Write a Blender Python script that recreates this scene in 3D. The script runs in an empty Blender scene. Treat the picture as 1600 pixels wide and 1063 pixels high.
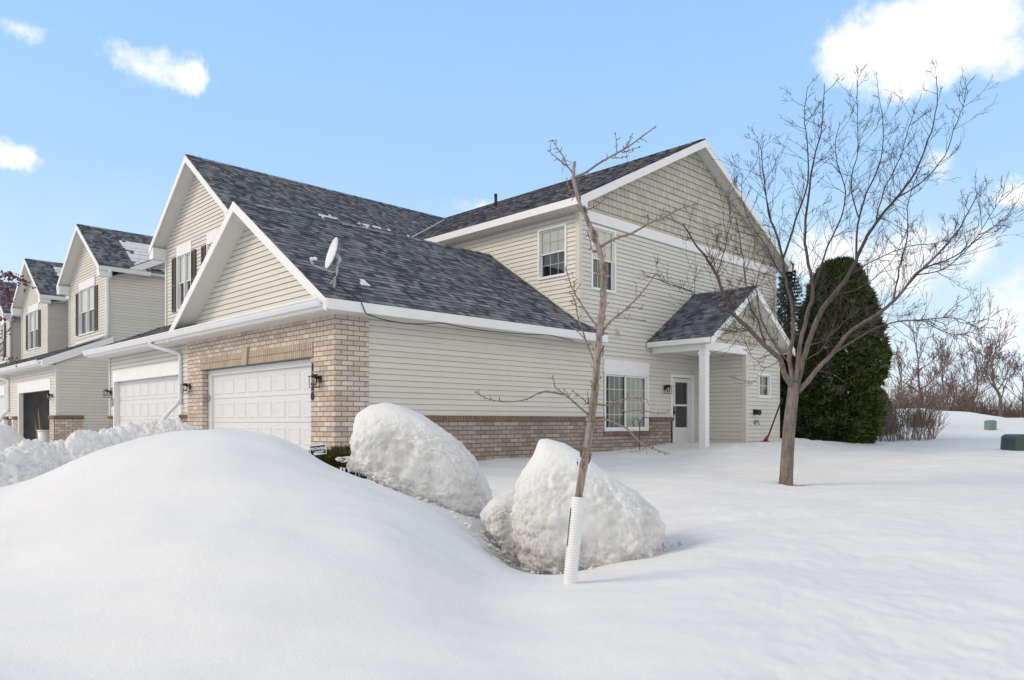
import bpy, bmesh, math, random
import numpy as np
from mathutils import Vector, Matrix, noise
R = random.Random(7)
sc = bpy.context.scene
COL = sc.collection
PI = math.pi
V = Vector

# ------------------------------------------------------------------ camera station (metres, house axes: x along the side wall, y along the garage front)
FPX = 1162.0
TH = math.atan2(1180, 1162)
AX = V((math.sin(TH), math.cos(TH)))      # x axis of the house as (right, ahead) of the camera
BX = V((-math.cos(TH), math.sin(TH)))
CAM = V((-6.91, -11.44, 1.08))
def W(px, py, d):
    "world point that lies d metres ahead of the station, on the sight line to photo position px,py"
    q = V(((px - 800) / FPX * d, d))
    return V((CAM.x + q.dot(AX), CAM.y + q.dot(BX), CAM.z - (py - 659) / FPX * d))
def C2W(x, y, z):
    q = V((x, y)); return V((CAM.x + q.dot(AX), CAM.y + q.dot(BX), z))
RIGHT = V((AX.x, BX.x, 0)); AHEAD = V((AX.y, BX.y, 0)); UP = V((0, 0, 1))

# ------------------------------------------------------------------ materials
class NT:
    def __init__(s, name):
        s.m = bpy.data.materials.new(name); s.m.use_nodes = True
        s.t = s.m.node_tree; s.t.nodes.clear()
        s.out = s.t.nodes.new('ShaderNodeOutputMaterial')
        s.b = s.t.nodes.new('ShaderNodeBsdfPrincipled')
        s.t.links.new(s.b.outputs[0], s.out.inputs[0])
    def n(s, typ, ins=None, **props):
        nd = s.t.nodes.new(typ)
        for k, v in props.items(): setattr(nd, k, v)
        for k, v in (ins or {}).items(): s.put(nd.inputs[k], v)
        return nd
    def put(s, sock, v):
        if isinstance(v, bpy.types.NodeSocket): s.t.links.new(v, sock)
        elif isinstance(v, bpy.types.Node): s.t.links.new(v.outputs[0], sock)
        else: sock.default_value = v
    def math(s, op, a, b=None, c=None):
        nd = s.t.nodes.new('ShaderNodeMath'); nd.operation = op
        s.put(nd.inputs[0], a)
        if b is not None: s.put(nd.inputs[1], b)
        if c is not None: s.put(nd.inputs[2], c)
        return nd.outputs[0]
    def mix(s, f, a, b, blend='MIX'):
        nd = s.t.nodes.new('ShaderNodeMix'); nd.data_type = 'RGBA'; nd.blend_type = blend
        s.put(nd.inputs[0], f); s.put(nd.inputs[6], a); s.put(nd.inputs[7], b)
        return nd.outputs[2]
    def ramp(s, f, stops):
        nd = s.t.nodes.new('ShaderNodeValToRGB'); el = nd.color_ramp.elements
        while len(el) < len(stops): el.new(0.5)
        for e, (p, c) in zip(el, stops):
            e.position = p; e.color = (*c, 1) if len(c) == 3 else c
        s.put(nd.inputs[0], f); return nd.outputs[0]
    def uv(s):
        u = s.n('ShaderNodeUVMap'); sp = s.n('ShaderNodeSeparateXYZ', {0: u})
        return u.outputs[0], sp.outputs[0], sp.outputs[1]
    def noise(s, vec, scale, detail=4, rough=.55, dim='3D'):
        nd = s.n('ShaderNodeTexNoise', {'Scale': scale, 'Detail': detail, 'Roughness': rough}, noise_dimensions=dim)
        if vec is not None: s.put(nd.inputs['Vector'], vec)
        return nd.outputs[0]
    def obj(s):
        return s.n('ShaderNodeTexCoord').outputs['Object']
    def pos(s):
        return s.n('ShaderNodeNewGeometry').outputs['Position']
    def vscale(s, vec, sc3):
        return s.n('ShaderNodeVectorMath', {0: vec, 1: sc3}, operation='MULTIPLY').outputs[0]
    def bump(s, h, strength=.5, dist=.01, nrm=None):
        nd = s.n('ShaderNodeBump', {'Strength': strength, 'Distance': dist, 'Height': h})
        if nrm is not None: s.put(nd.inputs['Normal'], nrm)
        return nd.outputs[0]
    def set(s, **k):
        for a, v in k.items():
            s.put(s.b.inputs[{'color': 'Base Color', 'rough': 'Roughness', 'metal': 'Metallic', 'normal': 'Normal', 'spec': 'Specular IOR Level', 'sss': 'Subsurface Weight'}.get(a, a)], v)
        return s.m
def C4(c): return (*c, 1)
def scl(c, k): return tuple(min(1, x * k) for x in c)

def plain(name, col, rough=.5, metal=0, var=.08, scale=3, bumpd=0, bscale=60):
    t = NT(name)
    nz = t.noise(t.obj(), scale, 5)
    c = t.ramp(nz, [(.3, scl(col, 1 - var)), (.7, scl(col, 1 + var))])
    t.set(color=c, rough=rough, metal=metal)
    if bumpd: t.set(normal=t.bump(t.noise(t.obj(), bscale, 3), .6, bumpd))
    return t.m

def siding(name, col, var=.05):
    t = NT(name); uv, u, v = t.uv()
    big = t.noise(t.pos(), .7, 4)
    streak = t.noise(t.vscale(uv, (5, .5, 1)), 1.0, 5)
    row = t.math('FLOOR', t.math('DIVIDE', v, .109))
    seam = t.math('FLOOR', t.math('ADD', t.math('DIVIDE', u, 3.66), t.math('MULTIPLY', t.math('MODULO', row, 7), .31)))
    wn = t.n('ShaderNodeTexWhiteNoise', {0: t.n('ShaderNodeCombineXYZ', {0: seam, 1: row})}, noise_dimensions='2D').outputs[0]
    k = t.math('ADD', t.math('MULTIPLY', big, .4), t.math('ADD', t.math('MULTIPLY', streak, .35), t.math('MULTIPLY', wn, .25)))
    c = t.ramp(k, [(.25, scl(col, 1 - 1.6 * var)), (.75, scl(col, 1 + var))])
    grain = t.noise(t.vscale(uv, (8, 160, 1)), 1, 4)
    fr = t.math('FRACT', t.math('DIVIDE', u, 3.66))
    wave = t.noise(t.vscale(uv, (.8, .2, 1)), 1, 2)
    t.set(color=c, rough=.52, normal=t.bump(wave, .5, .02, t.bump(grain, .25, .003)))
    return t.m

def brick(name, w=.245, h=.09, pal=None, mortar=(.27, .215, .175), run=True, mw=.0065):
    t = NT(name); uv, u, v = t.uv()
    y = t.math('DIVIDE', v, h); row = t.math('FLOOR', y)
    x = t.math('DIVIDE', u, w)
    if run: x = t.math('ADD', x, t.math('MULTIPLY', t.math('FLOORED_MODULO', row, 2), .5))
    col = t.math('FLOOR', x)
    fx = t.math('FRACT', x); fy = t.math('FRACT', y)
    dx = t.math('MULTIPLY', t.math('MINIMUM', fx, t.math('SUBTRACT', 1, fx)), w)
    dy = t.math('MULTIPLY', t.math('MINIMUM', fy, t.math('SUBTRACT', 1, fy)), h)
    e = t.noise(t.vscale(uv, (40, 40, 1)), 1, 3)
    d = t.math('ADD', t.math('MINIMUM', dx, dy), t.math('MULTIPLY', t.math('SUBTRACT', e, .5), .007))
    mask = t.n('ShaderNodeMapRange', {0: d, 1: mw - .002, 2: mw + .0035}, clamp=True).outputs[0]
    wn = t.n('ShaderNodeTexWhiteNoise', {0: t.n('ShaderNodeCombineXYZ', {0: col, 1: row})}, noise_dimensions='2D')
    pal = pal or [(0, (.52, .42, .35)), (.22, (.60, .50, .425)), (.45, (.69, .60, .52)), (.7, (.54, .49, .455)), (.85, (.73, .65, .57)), (1, (.45, .42, .405))]
    bc = t.ramp(wn.outputs[0], pal)
    mott = t.noise(t.vscale(uv, (30, 50, 1)), 1, 5, .65)
    bc = t.mix(.55, bc, t.ramp(mott, [(.3, (.28, .26, .25)), (.55, (.5, .5, .5)), (.8, (.78, .76, .73))]), 'OVERLAY')
    mc = t.ramp(t.noise(t.vscale(uv, (25, 25, 1)), 1, 4), [(.3, scl(mortar, .8)), (.7, scl(mortar, 1.2))])
    big = t.noise(t.pos(), 1.1, 4)
    c = t.mix(mask, mc, bc)
    c = t.mix(.35, c, t.ramp(big, [(.3, (.36, .35, .34)), (.7, (.6, .6, .6))]), 'OVERLAY')
    hgt = t.math('ADD', mask, t.math('MULTIPLY', mott, .35))
    t.set(color=c, rough=.9, spec=.2, normal=t.bump(hgt, .9, .012))
    return t.m

def shingle(name):
    t = NT(name); uv, u, v = t.uv()
    row = t.math('FLOOR', t.math('ADD', t.math('DIVIDE', v, .143), .001))
    rn = t.n('ShaderNodeTexWhiteNoise', {'W': row}, noise_dimensions='1D').outputs[0]
    x = t.math('ADD', t.math('DIVIDE', u, .14), t.math('MULTIPLY', rn, 11))
    x2 = t.math('ADD', x, t.math('MULTIPLY', t.noise(t.n('ShaderNodeCombineXYZ', {0: x, 1: row}).outputs[0], .7, 1), 1.6))
    col = t.math('FLOOR', x2)
    wn = t.n('ShaderNodeTexWhiteNoise', {0: t.n('ShaderNodeCombineXYZ', {0: col, 1: row})}, noise_dimensions='2D').outputs[0]
    big = t.noise(t.vscale(uv, (1.1, 1.6, 1)), 1, 4)
    k = t.math('ADD', t.math('MULTIPLY', wn, .75), t.math('MULTIPLY', big, .3))
    c = t.ramp(k, [(.1, (.040, .046, .062)), (.35, (.095, .106, .134)), (.6, (.165, .178, .212)), (.8, (.225, .222, .238)), (1, (.33, .34, .385))])
    gr = t.n('ShaderNodeTexWhiteNoise', {0: t.n('ShaderNodeVectorMath', {0: t.vscale(uv, (220, 220, 1))}, operation='FLOOR')}, noise_dimensions='2D').outputs[0]
    c = t.mix(.35, c, t.ramp(gr, [(0, (.2, .2, .2)), (1, (.8, .8, .8))]), 'OVERLAY')
    fx = t.math('FRACT', x2)
    gap = t.math('GREATER_THAN', t.math('MINIMUM', fx, t.math('SUBTRACT', 1, fx)), .03)
    t.set(color=c, rough=.92, spec=.25, normal=t.bump(t.math('ADD', t.math('MULTIPLY', wn, .8), t.math('ADD', t.math('MULTIPLY', gap, .3), t.math('MULTIPLY', gr, .15))), .7, .008))
    return t.m

def shake(name, col):
    t = NT(name); uv, u, v = t.uv()
    row = t.math('FLOOR', t.math('ADD', t.math('DIVIDE', v, .178), .001))
    rn = t.n('ShaderNodeTexWhiteNoise', {'W': row}, noise_dimensions='1D').outputs[0]
    x = t.math('ADD', t.math('DIVIDE', u, .17), t.math('MULTIPLY', rn, 9))
    x2 = t.math('ADD', x, t.math('MULTIPLY', t.noise(t.n('ShaderNodeCombineXYZ', {0: x, 1: row}).outputs[0], .6, 1), 1.5))
    colm = t.math('FLOOR', x2); fx = t.math('FRACT', x2)
    wn = t.n('ShaderNodeTexWhiteNoise', {0: t.n('ShaderNodeCombineXYZ', {0: colm, 1: row})}, noise_dimensions='2D').outputs[0]
    gap = t.n('ShaderNodeMapRange', {0: t.math('MINIMUM', fx, t.math('SUBTRACT', 1, fx)), 1: .02, 2: .05}, clamp=True).outputs[0]
    grain = t.noise(t.vscale(uv, (70, 4, 1)), 1, 5, .6)
    k = t.math('ADD', t.math('MULTIPLY', wn, .45), t.math('MULTIPLY', grain, .6))
    c = t.ramp(k, [(.2, scl(col, .84)), (.8, scl(col, 1.1))])
    c = t.mix(gap, (*scl(col, .55), 1), c)  # shadow of the joints between shakes darkened into the colour
    t.set(color=c, rough=.65, normal=t.bump(t.math('ADD', gap, t.math('MULTIPLY', grain, .4)), .8, .008))
    return t.m

def snow_mat(name, dirty=False, rough=1.0, hd=True):
    t = NT(name); p = t.pos()
    n1 = t.noise(p, 1.3, 5, .5); n2 = t.noise(p, 9, 6, .6); n3 = t.noise(p, 70, 4, .65); n4 = t.noise(p, 240, 2, .6)
    base = t.ramp(n1, [(.3, (.815, .81, .80)), (.7, (.855, .85, .84))])
    if dirty:
        at = t.n('ShaderNodeAttribute', attribute_name='dirt').outputs['Fac']
        d1 = t.noise(p, 3.2, 7 if hd else 3, .68); d2 = t.noise(p, 13, 7 if hd else 3, .72)
        f = t.math('MULTIPLY', at, t.n('ShaderNodeMapRange', {0: t.math('ADD', t.math('MULTIPLY', d1, .6), t.math('MULTIPLY', d2, .5)), 1: .45, 2: .66}, clamp=True).outputs[0])
        f = t.math('MINIMUM', f, .95)
        dc = t.ramp(d2, [(.3, (.27, .245, .215)), (.6, (.44, .42, .39)), (.8, (.17, .13, .095))])
        base = t.mix(f, base, dc)
        if hd: sp = t.n('ShaderNodeMapRange', {0: t.noise(p, 95, 5, .75), 1: .66, 2: .74}, clamp=True).outputs[0]
        if hd: base = t.mix(t.math('MULTIPLY', t.math('MULTIPLY', sp, at), .6), base, (.16, .125, .095, 1))
    h = t.math('ADD', t.math('MULTIPLY', n2, .55), t.math('ADD', t.math('MULTIPLY', n3, .26), t.math('MULTIPLY', n4, .09)))
    t.set(color=base, rough=.75, spec=.25, normal=t.bump(h, .36 * rough, .045))
    return t.m

def bark(name, c0, c1, sc=14, stretch=.22, depth=.012, young=None):
    t = NT(name); o = t.pos()
    v = t.vscale(o, (sc, sc, sc * stretch))
    n = t.noise(v, 1, 6, .7); n2 = t.noise(o, 40, 4)
    c = t.ramp(t.math('ADD', t.math('MULTIPLY', n, .75), t.math('MULTIPLY', n2, .25)), [(.33, c0), (.62, c1)])
    if young:
        z = t.n('ShaderNodeSeparateXYZ', {0: o}).outputs[2]
        c = t.mix(t.n('ShaderNodeMapRange', {0: t.math('ADD', z, t.math('MULTIPLY', n2, 1.2)), 1: 2.3, 2: 5.0}, clamp=True).outputs[0], c, t.ramp(n, [(.33, young), (.62, scl(young, 1.9))]))
    t.set(color=c, rough=.88, spec=.2, normal=t.bump(n, 1.0, depth)); return t.m

def leafmat(name, cols, rough=.6):
    t = NT(name); o = t.pos()
    oi = t.n('ShaderNodeNewGeometry').outputs['Random Per Island']
    n = t.noise(o, 1.6, 4)
    k = t.math('ADD', t.math('MULTIPLY', oi, .6), t.math('MULTIPLY', n, .45))
    c = t.ramp(k, [(i / (len(cols) - 1) * .8 + .1, c_) for i, c_ in enumerate(cols)])
    t.set(color=c, rough=rough, spec=.3); return t.m

def glass_mat(name, tint=(.95, .97, .97)):
    t = NT(name)
    tr = t.n('ShaderNodeBsdfTransparent', {0: C4(tint)}); gl = t.n('ShaderNodeBsdfGlossy', {0: (1, 1, 1, 1), 'Roughness': .02})
    nz = t.noise(t.pos(), 1.5, 2); t.put(gl.inputs['Normal'], t.bump(nz, .04, .02))
    fr = t.n('ShaderNodeFresnel', {0: 1.5})
    mx = t.n('ShaderNodeMixShader', {0: t.math('ADD', fr.outputs[0], .04), 1: tr, 2: gl})
    t.t.links.new(mx.outputs[0], t.out.inputs[0]); t.t.nodes.remove(t.b)
    return t.m

SID = (.66, .64, .585)
M = dict(
 siding=siding('vinyl siding', SID),
 siding_gap_shade=plain('siding joint shadow', (.17, .14, .11), .9),  # shadow lines under the laps, painted into the joint faces
 brick=brick('tan brick'),
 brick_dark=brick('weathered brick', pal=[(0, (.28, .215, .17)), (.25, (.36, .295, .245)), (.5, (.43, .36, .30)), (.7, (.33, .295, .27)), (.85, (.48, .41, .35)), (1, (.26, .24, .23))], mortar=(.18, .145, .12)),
 rowlock=brick('rowlock brick', w=.075, h=.3, run=False, pal=[(0, (.2, .135, .1)), (.5, (.27, .19, .14)), (1, (.23, .165, .125))], mortar=(.13, .10, .08)),
 soldier=brick('soldier brick', w=.08, h=.6, run=False, pal=[(0, (.42, .33, .26)), (.5, (.52, .42, .34)), (1, (.46, .38, .31))]),
 stone=plain('keystone', (.42, .35, .26), .85, bumpd=.003),
 shingle=shingle('asphalt shingles'),
 shake=shake('cedar shake siding', (.50, .485, .395)),
 white=plain('white trim', (.80, .80, .80), .45, var=.03),
 alum=plain('white aluminium', (.76, .77, .78), .4, var=.04, scale=2),
 soffit=plain('soffit panel', (.70, .68, .64), .6, var=.03),
 corner=plain('corner post vinyl', (.62, .60, .53), .5, var=.03),
 door=plain('painted door', (.68, .68, .70), .4, var=.02),
 shutter=plain('brown shutter', (.075, .06, .05), .6, var=.15),
 black=plain('black metal', (.012, .012, .013), .4, var=.2),
 dark=plain('dark interior', (.03, .032, .035), .8, var=.3),
 room=plain('dim room wall', (.34, .35, .37), .8, var=.15),
 teal=plain('shaded curtain', (.035, .075, .07), .7, var=.35, scale=4),
 blind=plain('cream blind', (.88, .86, .77), .7, var=.03),
 vblind=plain('pale vertical blind', (.50, .56, .40), .7, var=.12),
 muntin=plain('window grille', (.74, .75, .75), .5, var=.02),
 grey=plain('grey plastic', (.30, .30, .31), .5),
 steel=plain('galvanised steel', (.42, .44, .46), .45, metal=.4),
 glass=glass_mat('window glass'),
 lampglass=glass_mat('lantern glass', (.85, .82, .72)),
 snow=snow_mat('fresh snow'),
 snowdirty=snow_mat('plowed snow', True, 1.6),
 sleeve=plain('white corrugated plastic', (.78, .78, .77), .5, var=.04),
 bark_s=bark('peeling bark', (.10, .075, .06), (.40, .345, .305), 24, .16, .014),
 bark_t=bark('grey brown bark', (.09, .072, .06), (.27, .228, .195), 15, .3, .02, (.055, .042, .042)),
 bark_m=bark('limb bark', (.08, .062, .056), (.17, .138, .126), 20, .4, .004, (.05, .038, .038)),
 twig=bark('twig bark', (.045, .033, .033), (.10, .078, .078), 30, .5, .002),
 twig_s=bark('pale twig bark', (.12, .09, .072), (.30, .245, .205), 30, .5, .002),
 stems=bark('grey tan stems', (.13, .10, .085), (.27, .22, .19), 20, .5, .003),
 bark_far=bark('distant bark', (.085, .06, .055), (.19, .145, .13), 5, .4, .004),
 red_far=bark('reddish bark', (.115, .068, .062), (.22, .14, .128), 5, .4, .004),
 arbor=leafmat('arborvitae foliage', [(.008, .016, .006), (.028, .052, .014), (.075, .10, .024), (.16, .17, .045)]),
 spruce=leafmat('spruce needles', [(.016, .026, .018), (.035, .05, .035), (.06, .065, .045)]),
 juniper=leafmat('juniper foliage', [(.02, .028, .008), (.05, .06, .014), (.09, .085, .02), (.11, .075, .03)]),
 brush=leafmat('dry brush', [(.05, .035, .03), (.11, .07, .06), (.16, .11, .085)]),
 straw=leafmat('dry grass', [(.24, .17, .09), (.36, .27, .15)]),
 berry=plain('red berries', (.13, .018, .02), .4, var=.3, scale=20),
 green_box=plain('pale green enamel', (.17, .24, .20), .45, var=.06),
 green_dk=plain('dark green enamel', (.045, .075, .072), .45, var=.1),
 sign_blue=plain('navy sign face', (.010, .014, .045), .4),
 wood=plain('raw lumber', (.28, .19, .09), .7, var=.2, scale=8),
 red=plain('red plastic', (.25, .03, .03), .5),
)

# ------------------------------------------------------------------ mesh builder
class MB:
    def __init__(s): s.v = []; s.f = []; s.uv = []; s.mi = []; s.pc = [0]
    def face(s, pts, uv=None, mi=0):
        b = len(s.v); s.v.extend([tuple(p) for p in pts]); n = len(pts)
        s.f.append(tuple(range(b, b + n))); s.uv.extend(uv if uv else [(0, 0)] * n); s.mi.append(mi)
    def box(s, fr, s0, s1, t0, t1, o0, o1, mi=0):
        P = fr.P; s.pc.append(len(s.f))
        c = lambda a, b, o: P(a, b, o)
        s.q(fr, [c(s0,t0,o1),c(s1,t0,o1),c(s1,t1,o1),c(s0,t1,o1)], [(s0,t0),(s1,t0),(s1,t1),(s0,t1)], mi)
        s.q(fr, [c(s1,t0,o0),c(s0,t0,o0),c(s0,t1,o0),c(s1,t1,o0)], [(s1,t0),(s0,t0),(s0,t1),(s1,t1)], mi)
        s.q(fr, [c(s0,t0,o0),c(s0,t0,o1),c(s0,t1,o1),c(s0,t1,o0)], [(o0,t0),(o1,t0),(o1,t1),(o0,t1)], mi)
        s.q(fr, [c(s1,t0,o1),c(s1,t0,o0),c(s1,t1,o0),c(s1,t1,o1)], [(o1,t0),(o0,t0),(o0,t1),(o1,t1)], mi)
        s.q(fr, [c(s0,t1,o1),c(s1,t1,o1),c(s1,t1,o0),c(s0,t1,o0)], [(s0,o1),(s1,o1),(s1,o0),(s0,o0)], mi)
        s.q(fr, [c(s0,t0,o0),c(s1,t0,o0),c(s1,t0,o1),c(s0,t0,o1)], [(s0,o0),(s1,o0),(s1,o1),(s0,o1)], mi)
    def q(s, fr, pts, uv=None, mi=0):
        if fr.flip: pts = pts[::-1]; uv = uv[::-1] if uv else None
        s.face(pts, uv, mi)
    def prism(s, fr, poly, o0, o1, mi=0):
        s.pc.append(len(s.f))
        s.q(fr, [fr.P(a, b, o1) for a, b in poly], list(poly), mi)
        s.q(fr, [fr.P(a, b, o0) for a, b in poly[::-1]], list(poly[::-1]), mi)
        n = len(poly)
        for i in range(n):
            (a, b), (c, d) = poly[i], poly[(i + 1) % n]
            s.q(fr, [fr.P(a, b, o0), fr.P(c, d, o0), fr.P(c, d, o1), fr.P(a, b, o1)], [(a, b), (c, d), (c, d), (a, b)], mi)
    def tube(s, pts, rad, sides=6, cap=True, mi=0, rot=0):
        pts = [V(p) for p in pts]; n = len(pts)
        if isinstance(rad, (int, float)): rad = [rad] * n
        ref = None; base = len(s.v); L = 0
        for i, p in enumerate(pts):
            d = (pts[min(i + 1, n - 1)] - pts[max(i - 1, 0)])
            if d.length < 1e-9: d = V((0, 0, 1))
            d.normalize()
            if ref is None:
                ref = d.orthogonal().normalized()
                if rot: ref = Matrix.Rotation(rot, 3, d) @ ref
            x = (ref - d * ref.dot(d))
            x = x.normalized() if x.length > 1e-6 else d.orthogonal().normalized()
            ref = x; y = d.cross(x)
            for k in range(sides):
                a = 2 * PI * k / sides
                s.v.append(tuple(p + (x * math.cos(a) + y * math.sin(a)) * rad[i]))
        for i in range(n - 1):
            for k in range(sides):
                k2 = (k + 1) % sides
                s.f.append((base + i * sides + k, base + i * sides + k2, base + (i + 1) * sides + k2, base + (i + 1) * sides + k))
                s.uv.extend([(0, 0)] * 4); s.mi.append(mi)
        if cap and sides > 2:
            s.f.append(tuple(base + k for k in range(sides))[::-1]); s.uv.extend([(0, 0)] * sides); s.mi.append(mi)
            s.f.append(tuple(base + (n - 1) * sides + k for k in range(sides))); s.uv.extend([(0, 0)] * sides); s.mi.append(mi)
    def ball(s, c, r, seg=8, rings=6, mi=0):
        c = V(c); r = r if isinstance(r, (tuple, list)) else (r, r, r); base = len(s.v)
        for i in range(rings + 1):
            ph = -PI / 2 + PI * i / rings
            for k in range(seg):
                a = 2 * PI * k / seg
                s.v.append((c.x + r[0] * math.cos(ph) * math.cos(a), c.y + r[1] * math.cos(ph) * math.sin(a), c.z + r[2] * math.sin(ph)))
        for i in range(rings):
            for k in range(seg):
                k2 = (k + 1) % seg
                s.f.append((base + i * seg + k, base + i * seg + k2, base + (i + 1) * seg + k2, base + (i + 1) * seg + k)); s.uv.extend([(0, 0)] * 4); s.mi.append(mi)
    def grid(s, rows, mi=0, closed=False):
        base = len(s.v); m = len(rows[0])
        for r in rows: s.v.extend([tuple(p) for p in r])
        for i in range(len(rows) - 1):
            for k in range(m if closed else m - 1):
                k2 = (k + 1) % m
                s.f.append((base + i * m + k, base + i * m + k2, base + (i + 1) * m + k2, base + (i + 1) * m + k)); s.uv.extend([(0, 0)] * 4); s.mi.append(mi)
    def build(s, name, mats, parent=None, smooth=False, split=False):
        if split:      # every box or prism becomes an object of its own
            cut = sorted(set(s.pc + [len(s.f)])); o = None
            for a, b in zip(cut[:-1], cut[1:]):
                q = MB(); lo = s.f[a][0]; hi = max(max(f) for f in s.f[a:b]) + 1
                q.v = s.v[lo:hi]; q.f = [tuple(i - lo for i in f) for f in s.f[a:b]]; q.mi = s.mi[a:b]
                l0 = sum(len(f) for f in s.f[:a]); q.uv = s.uv[l0:l0 + sum(len(f) for f in q.f)]
                o = q.build(name, mats, parent, smooth)
            return o
        mats = mats if isinstance(mats, (list, tuple)) else [mats]
        off = V((0, 0, 0)); q = parent
        while q is not None: off = off + q.location; q = q.parent
        me = bpy.data.meshes.new(name)
        vs = [(a - off.x, b - off.y, c - off.z) for a, b, c in s.v] if off.length else s.v
        me.from_pydata(vs, [], s.f)
        for m in mats: me.materials.append(M[m] if isinstance(m, str) else m)
        if len(s.uv) == len(me.loops):
            lay = me.uv_layers.new(name='UVMap')
            lay.data.foreach_set('uv', np.array(s.uv, dtype=np.float32).ravel())
        me.polygons.foreach_set('material_index', s.mi)
        me.polygons.foreach_set('use_smooth', [smooth] * len(s.f))
        me.update()
        o = bpy.data.objects.new(name, me); COL.objects.link(o)
        if parent is not None: o.parent = parent
        return o
class Fr:
    def __init__(s, O, S, T, N):
        s.O, s.S, s.T, s.N = V(O), V(S).normalized(), V(T).normalized(), V(N).normalized()
        s.flip = s.S.cross(s.T).dot(s.N) < 0
    def P(s, a, b, o=0): return s.O + s.S * a + s.T * b + s.N * o
def side_fr(y): return Fr((0, y, 0), (1, 0, 0), UP, (0, -1, 0))      # faces the yard (-y): s = x, t = z
def front_fr(x): return Fr((x, 0, 0), (0, 1, 0), UP, (-1, 0, 0))     # faces the drive (-x): s = y, t = z
def far_fr(y): return Fr((0, y, 0), (1, 0, 0), UP, (0, 1, 0))
WORLD = Fr((0, 0, 0), (1, 0, 0), (0, 1, 0), (0, 0, 1))
def empty(name, loc, label, cat, group=None):
    o = bpy.data.objects.new(name, None); COL.objects.link(o); o.location = loc; o.empty_display_size = .2
    return tag(o, label, cat, group)
def tag(o, label, cat, group=None, kind=None):
    if label: o['label'] = label
    if cat: o['category'] = cat
    if group: o['group'] = group
    if kind: o['kind'] = kind
    return o

def lap(mb, fr, poly, holes=(), course=.109, butt=.016, t0=0.0, slot=.012, mi=0, tabs=0.0, o=0.0, mj=None):
    "lapped courses (siding, shingles, shakes) filling a polygon minus rectangular holes"
    mj = mi if mj is None else mj
    ts = [p[1] for p in poly]; lo, hi = min(ts), max(ts)
    br = set(ts)
    for h in holes: br.update([t for t in (h[2], h[3]) if lo < t < hi])
    k = math.floor((lo - t0) / course)
    while t0 + k * course < hi:
        if t0 + k * course > lo: br.add(t0 + k * course)
        k += 1
    br = sorted(br); n = len(poly)
    def add(a, b, c, d, ta, tb, oa, ob):
        mb.q(fr, [fr.P(a, ta, oa), fr.P(b, ta, oa), fr.P(c, tb, ob), fr.P(d, tb, ob)], [(a, ta), (b, ta), (c, tb - 1e-4), (d, tb - 1e-4)], mi)
    for ta, tb in zip(br[:-1], br[1:]):
        if tb - ta < 1e-5: continue
        tm = (ta + tb) / 2; k = math.floor((tm - t0) / course + 1e-9); kb = t0 + k * course
        off = lambda t: o + butt * (1 - (t - kb) / course) + .001
        cr = []
        for i in range(n):
            (a, b), (c, d) = poly[i], poly[(i + 1) % n]
            if (b - tm) * (d - tm) < 0:
                f = lambda t, a=a, b=b, c=c, d=d: a + (c - a) * (t - b) / (d - b)
                cr.append((f(tm), f))
        cr.sort(key=lambda q: q[0])
        for (l, fl), (r, frt) in zip(cr[0::2], cr[1::2]):
            segs = [(l, fl, r, frt)]
            for h in holes:
                if h[2] <= tm <= h[3]:
                    new = []
                    for (a, fa, b, fb) in segs:
                        if h[1] <= a or h[0] >= b: new.append((a, fa, b, fb)); continue
                        if h[0] > a: new.append((a, fa, h[0], lambda t, x=h[0]: x))
                        if h[1] < b: new.append((h[1], lambda t, x=h[1]: x, b, fb))
                    segs = new
            for (a, fa, b, fb) in segs:
                a0, b0, a1, b1 = fa(ta), fb(ta), fa(tb), fb(tb)
                add(a0, b0, b1, a1, ta, tb, off(ta), off(tb))
                if abs(ta - kb) < 1e-6:
                    e = max(0.0005, butt - .004)
                    g = slot if ta + slot < tb else 0
                    mb.q(fr, [fr.P(a0, ta, o + e), fr.P(b0, ta, o + e), fr.P(b0, ta, off(ta)), fr.P(a0, ta, off(ta))], [(a0, ta)] * 4, mi)
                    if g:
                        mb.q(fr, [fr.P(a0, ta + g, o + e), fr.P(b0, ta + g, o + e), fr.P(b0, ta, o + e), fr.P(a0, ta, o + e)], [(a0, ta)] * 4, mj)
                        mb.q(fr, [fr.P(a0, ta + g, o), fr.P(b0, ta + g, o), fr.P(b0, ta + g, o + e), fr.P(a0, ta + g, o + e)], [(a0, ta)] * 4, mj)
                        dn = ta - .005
                        mb.q(fr, [fr.P(a0, dn, o + .0045), fr.P(b0, dn, o + .0045), fr.P(b0, ta + g, o + .002), fr.P(a0, ta + g, o + .002)], [(a0, ta)] * 4, mj)  # thin dark strip, the lap's shadow line put into its colour
                    if tabs:
                        x = max(a0, a1) + R.uniform(0, .3); xe = min(b0, b1)
                        while x < xe - .1:
                            w = min(R.uniform(.09, .24), xe - x)
                            if tb - ta > course * .6:
                                p = R.uniform(.006, .010); x1 = x + w
                                mb.q(fr, [fr.P(x, ta - .004, off(ta) + p), fr.P(x1, ta - .004, off(ta) + p), fr.P(x1, tb, off(tb) + .002), fr.P(x, tb, off(tb) + .002)], [(x, ta + .001), (x1, ta + .001), (x1, tb - .001), (x, tb - .001)], mi)
                                mb.q(fr, [fr.P(x, ta - .004, off(ta) - .01), fr.P(x1, ta - .004, off(ta) - .01), fr.P(x1, ta - .004, off(ta) + p), fr.P(x, ta - .004, off(ta) + p)], [(x, ta)] * 4, mi)
                                for xx in (x, x1):
                                    mb.q(fr, [fr.P(xx, ta, off(ta) - .004), fr.P(xx, ta - .004, off(ta) + p), fr.P(xx, tb, off(tb) + .002)], [(xx, ta + .001)] * 3, mi)
                            x += w + R.uniform(.06, .28) / tabs

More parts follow.
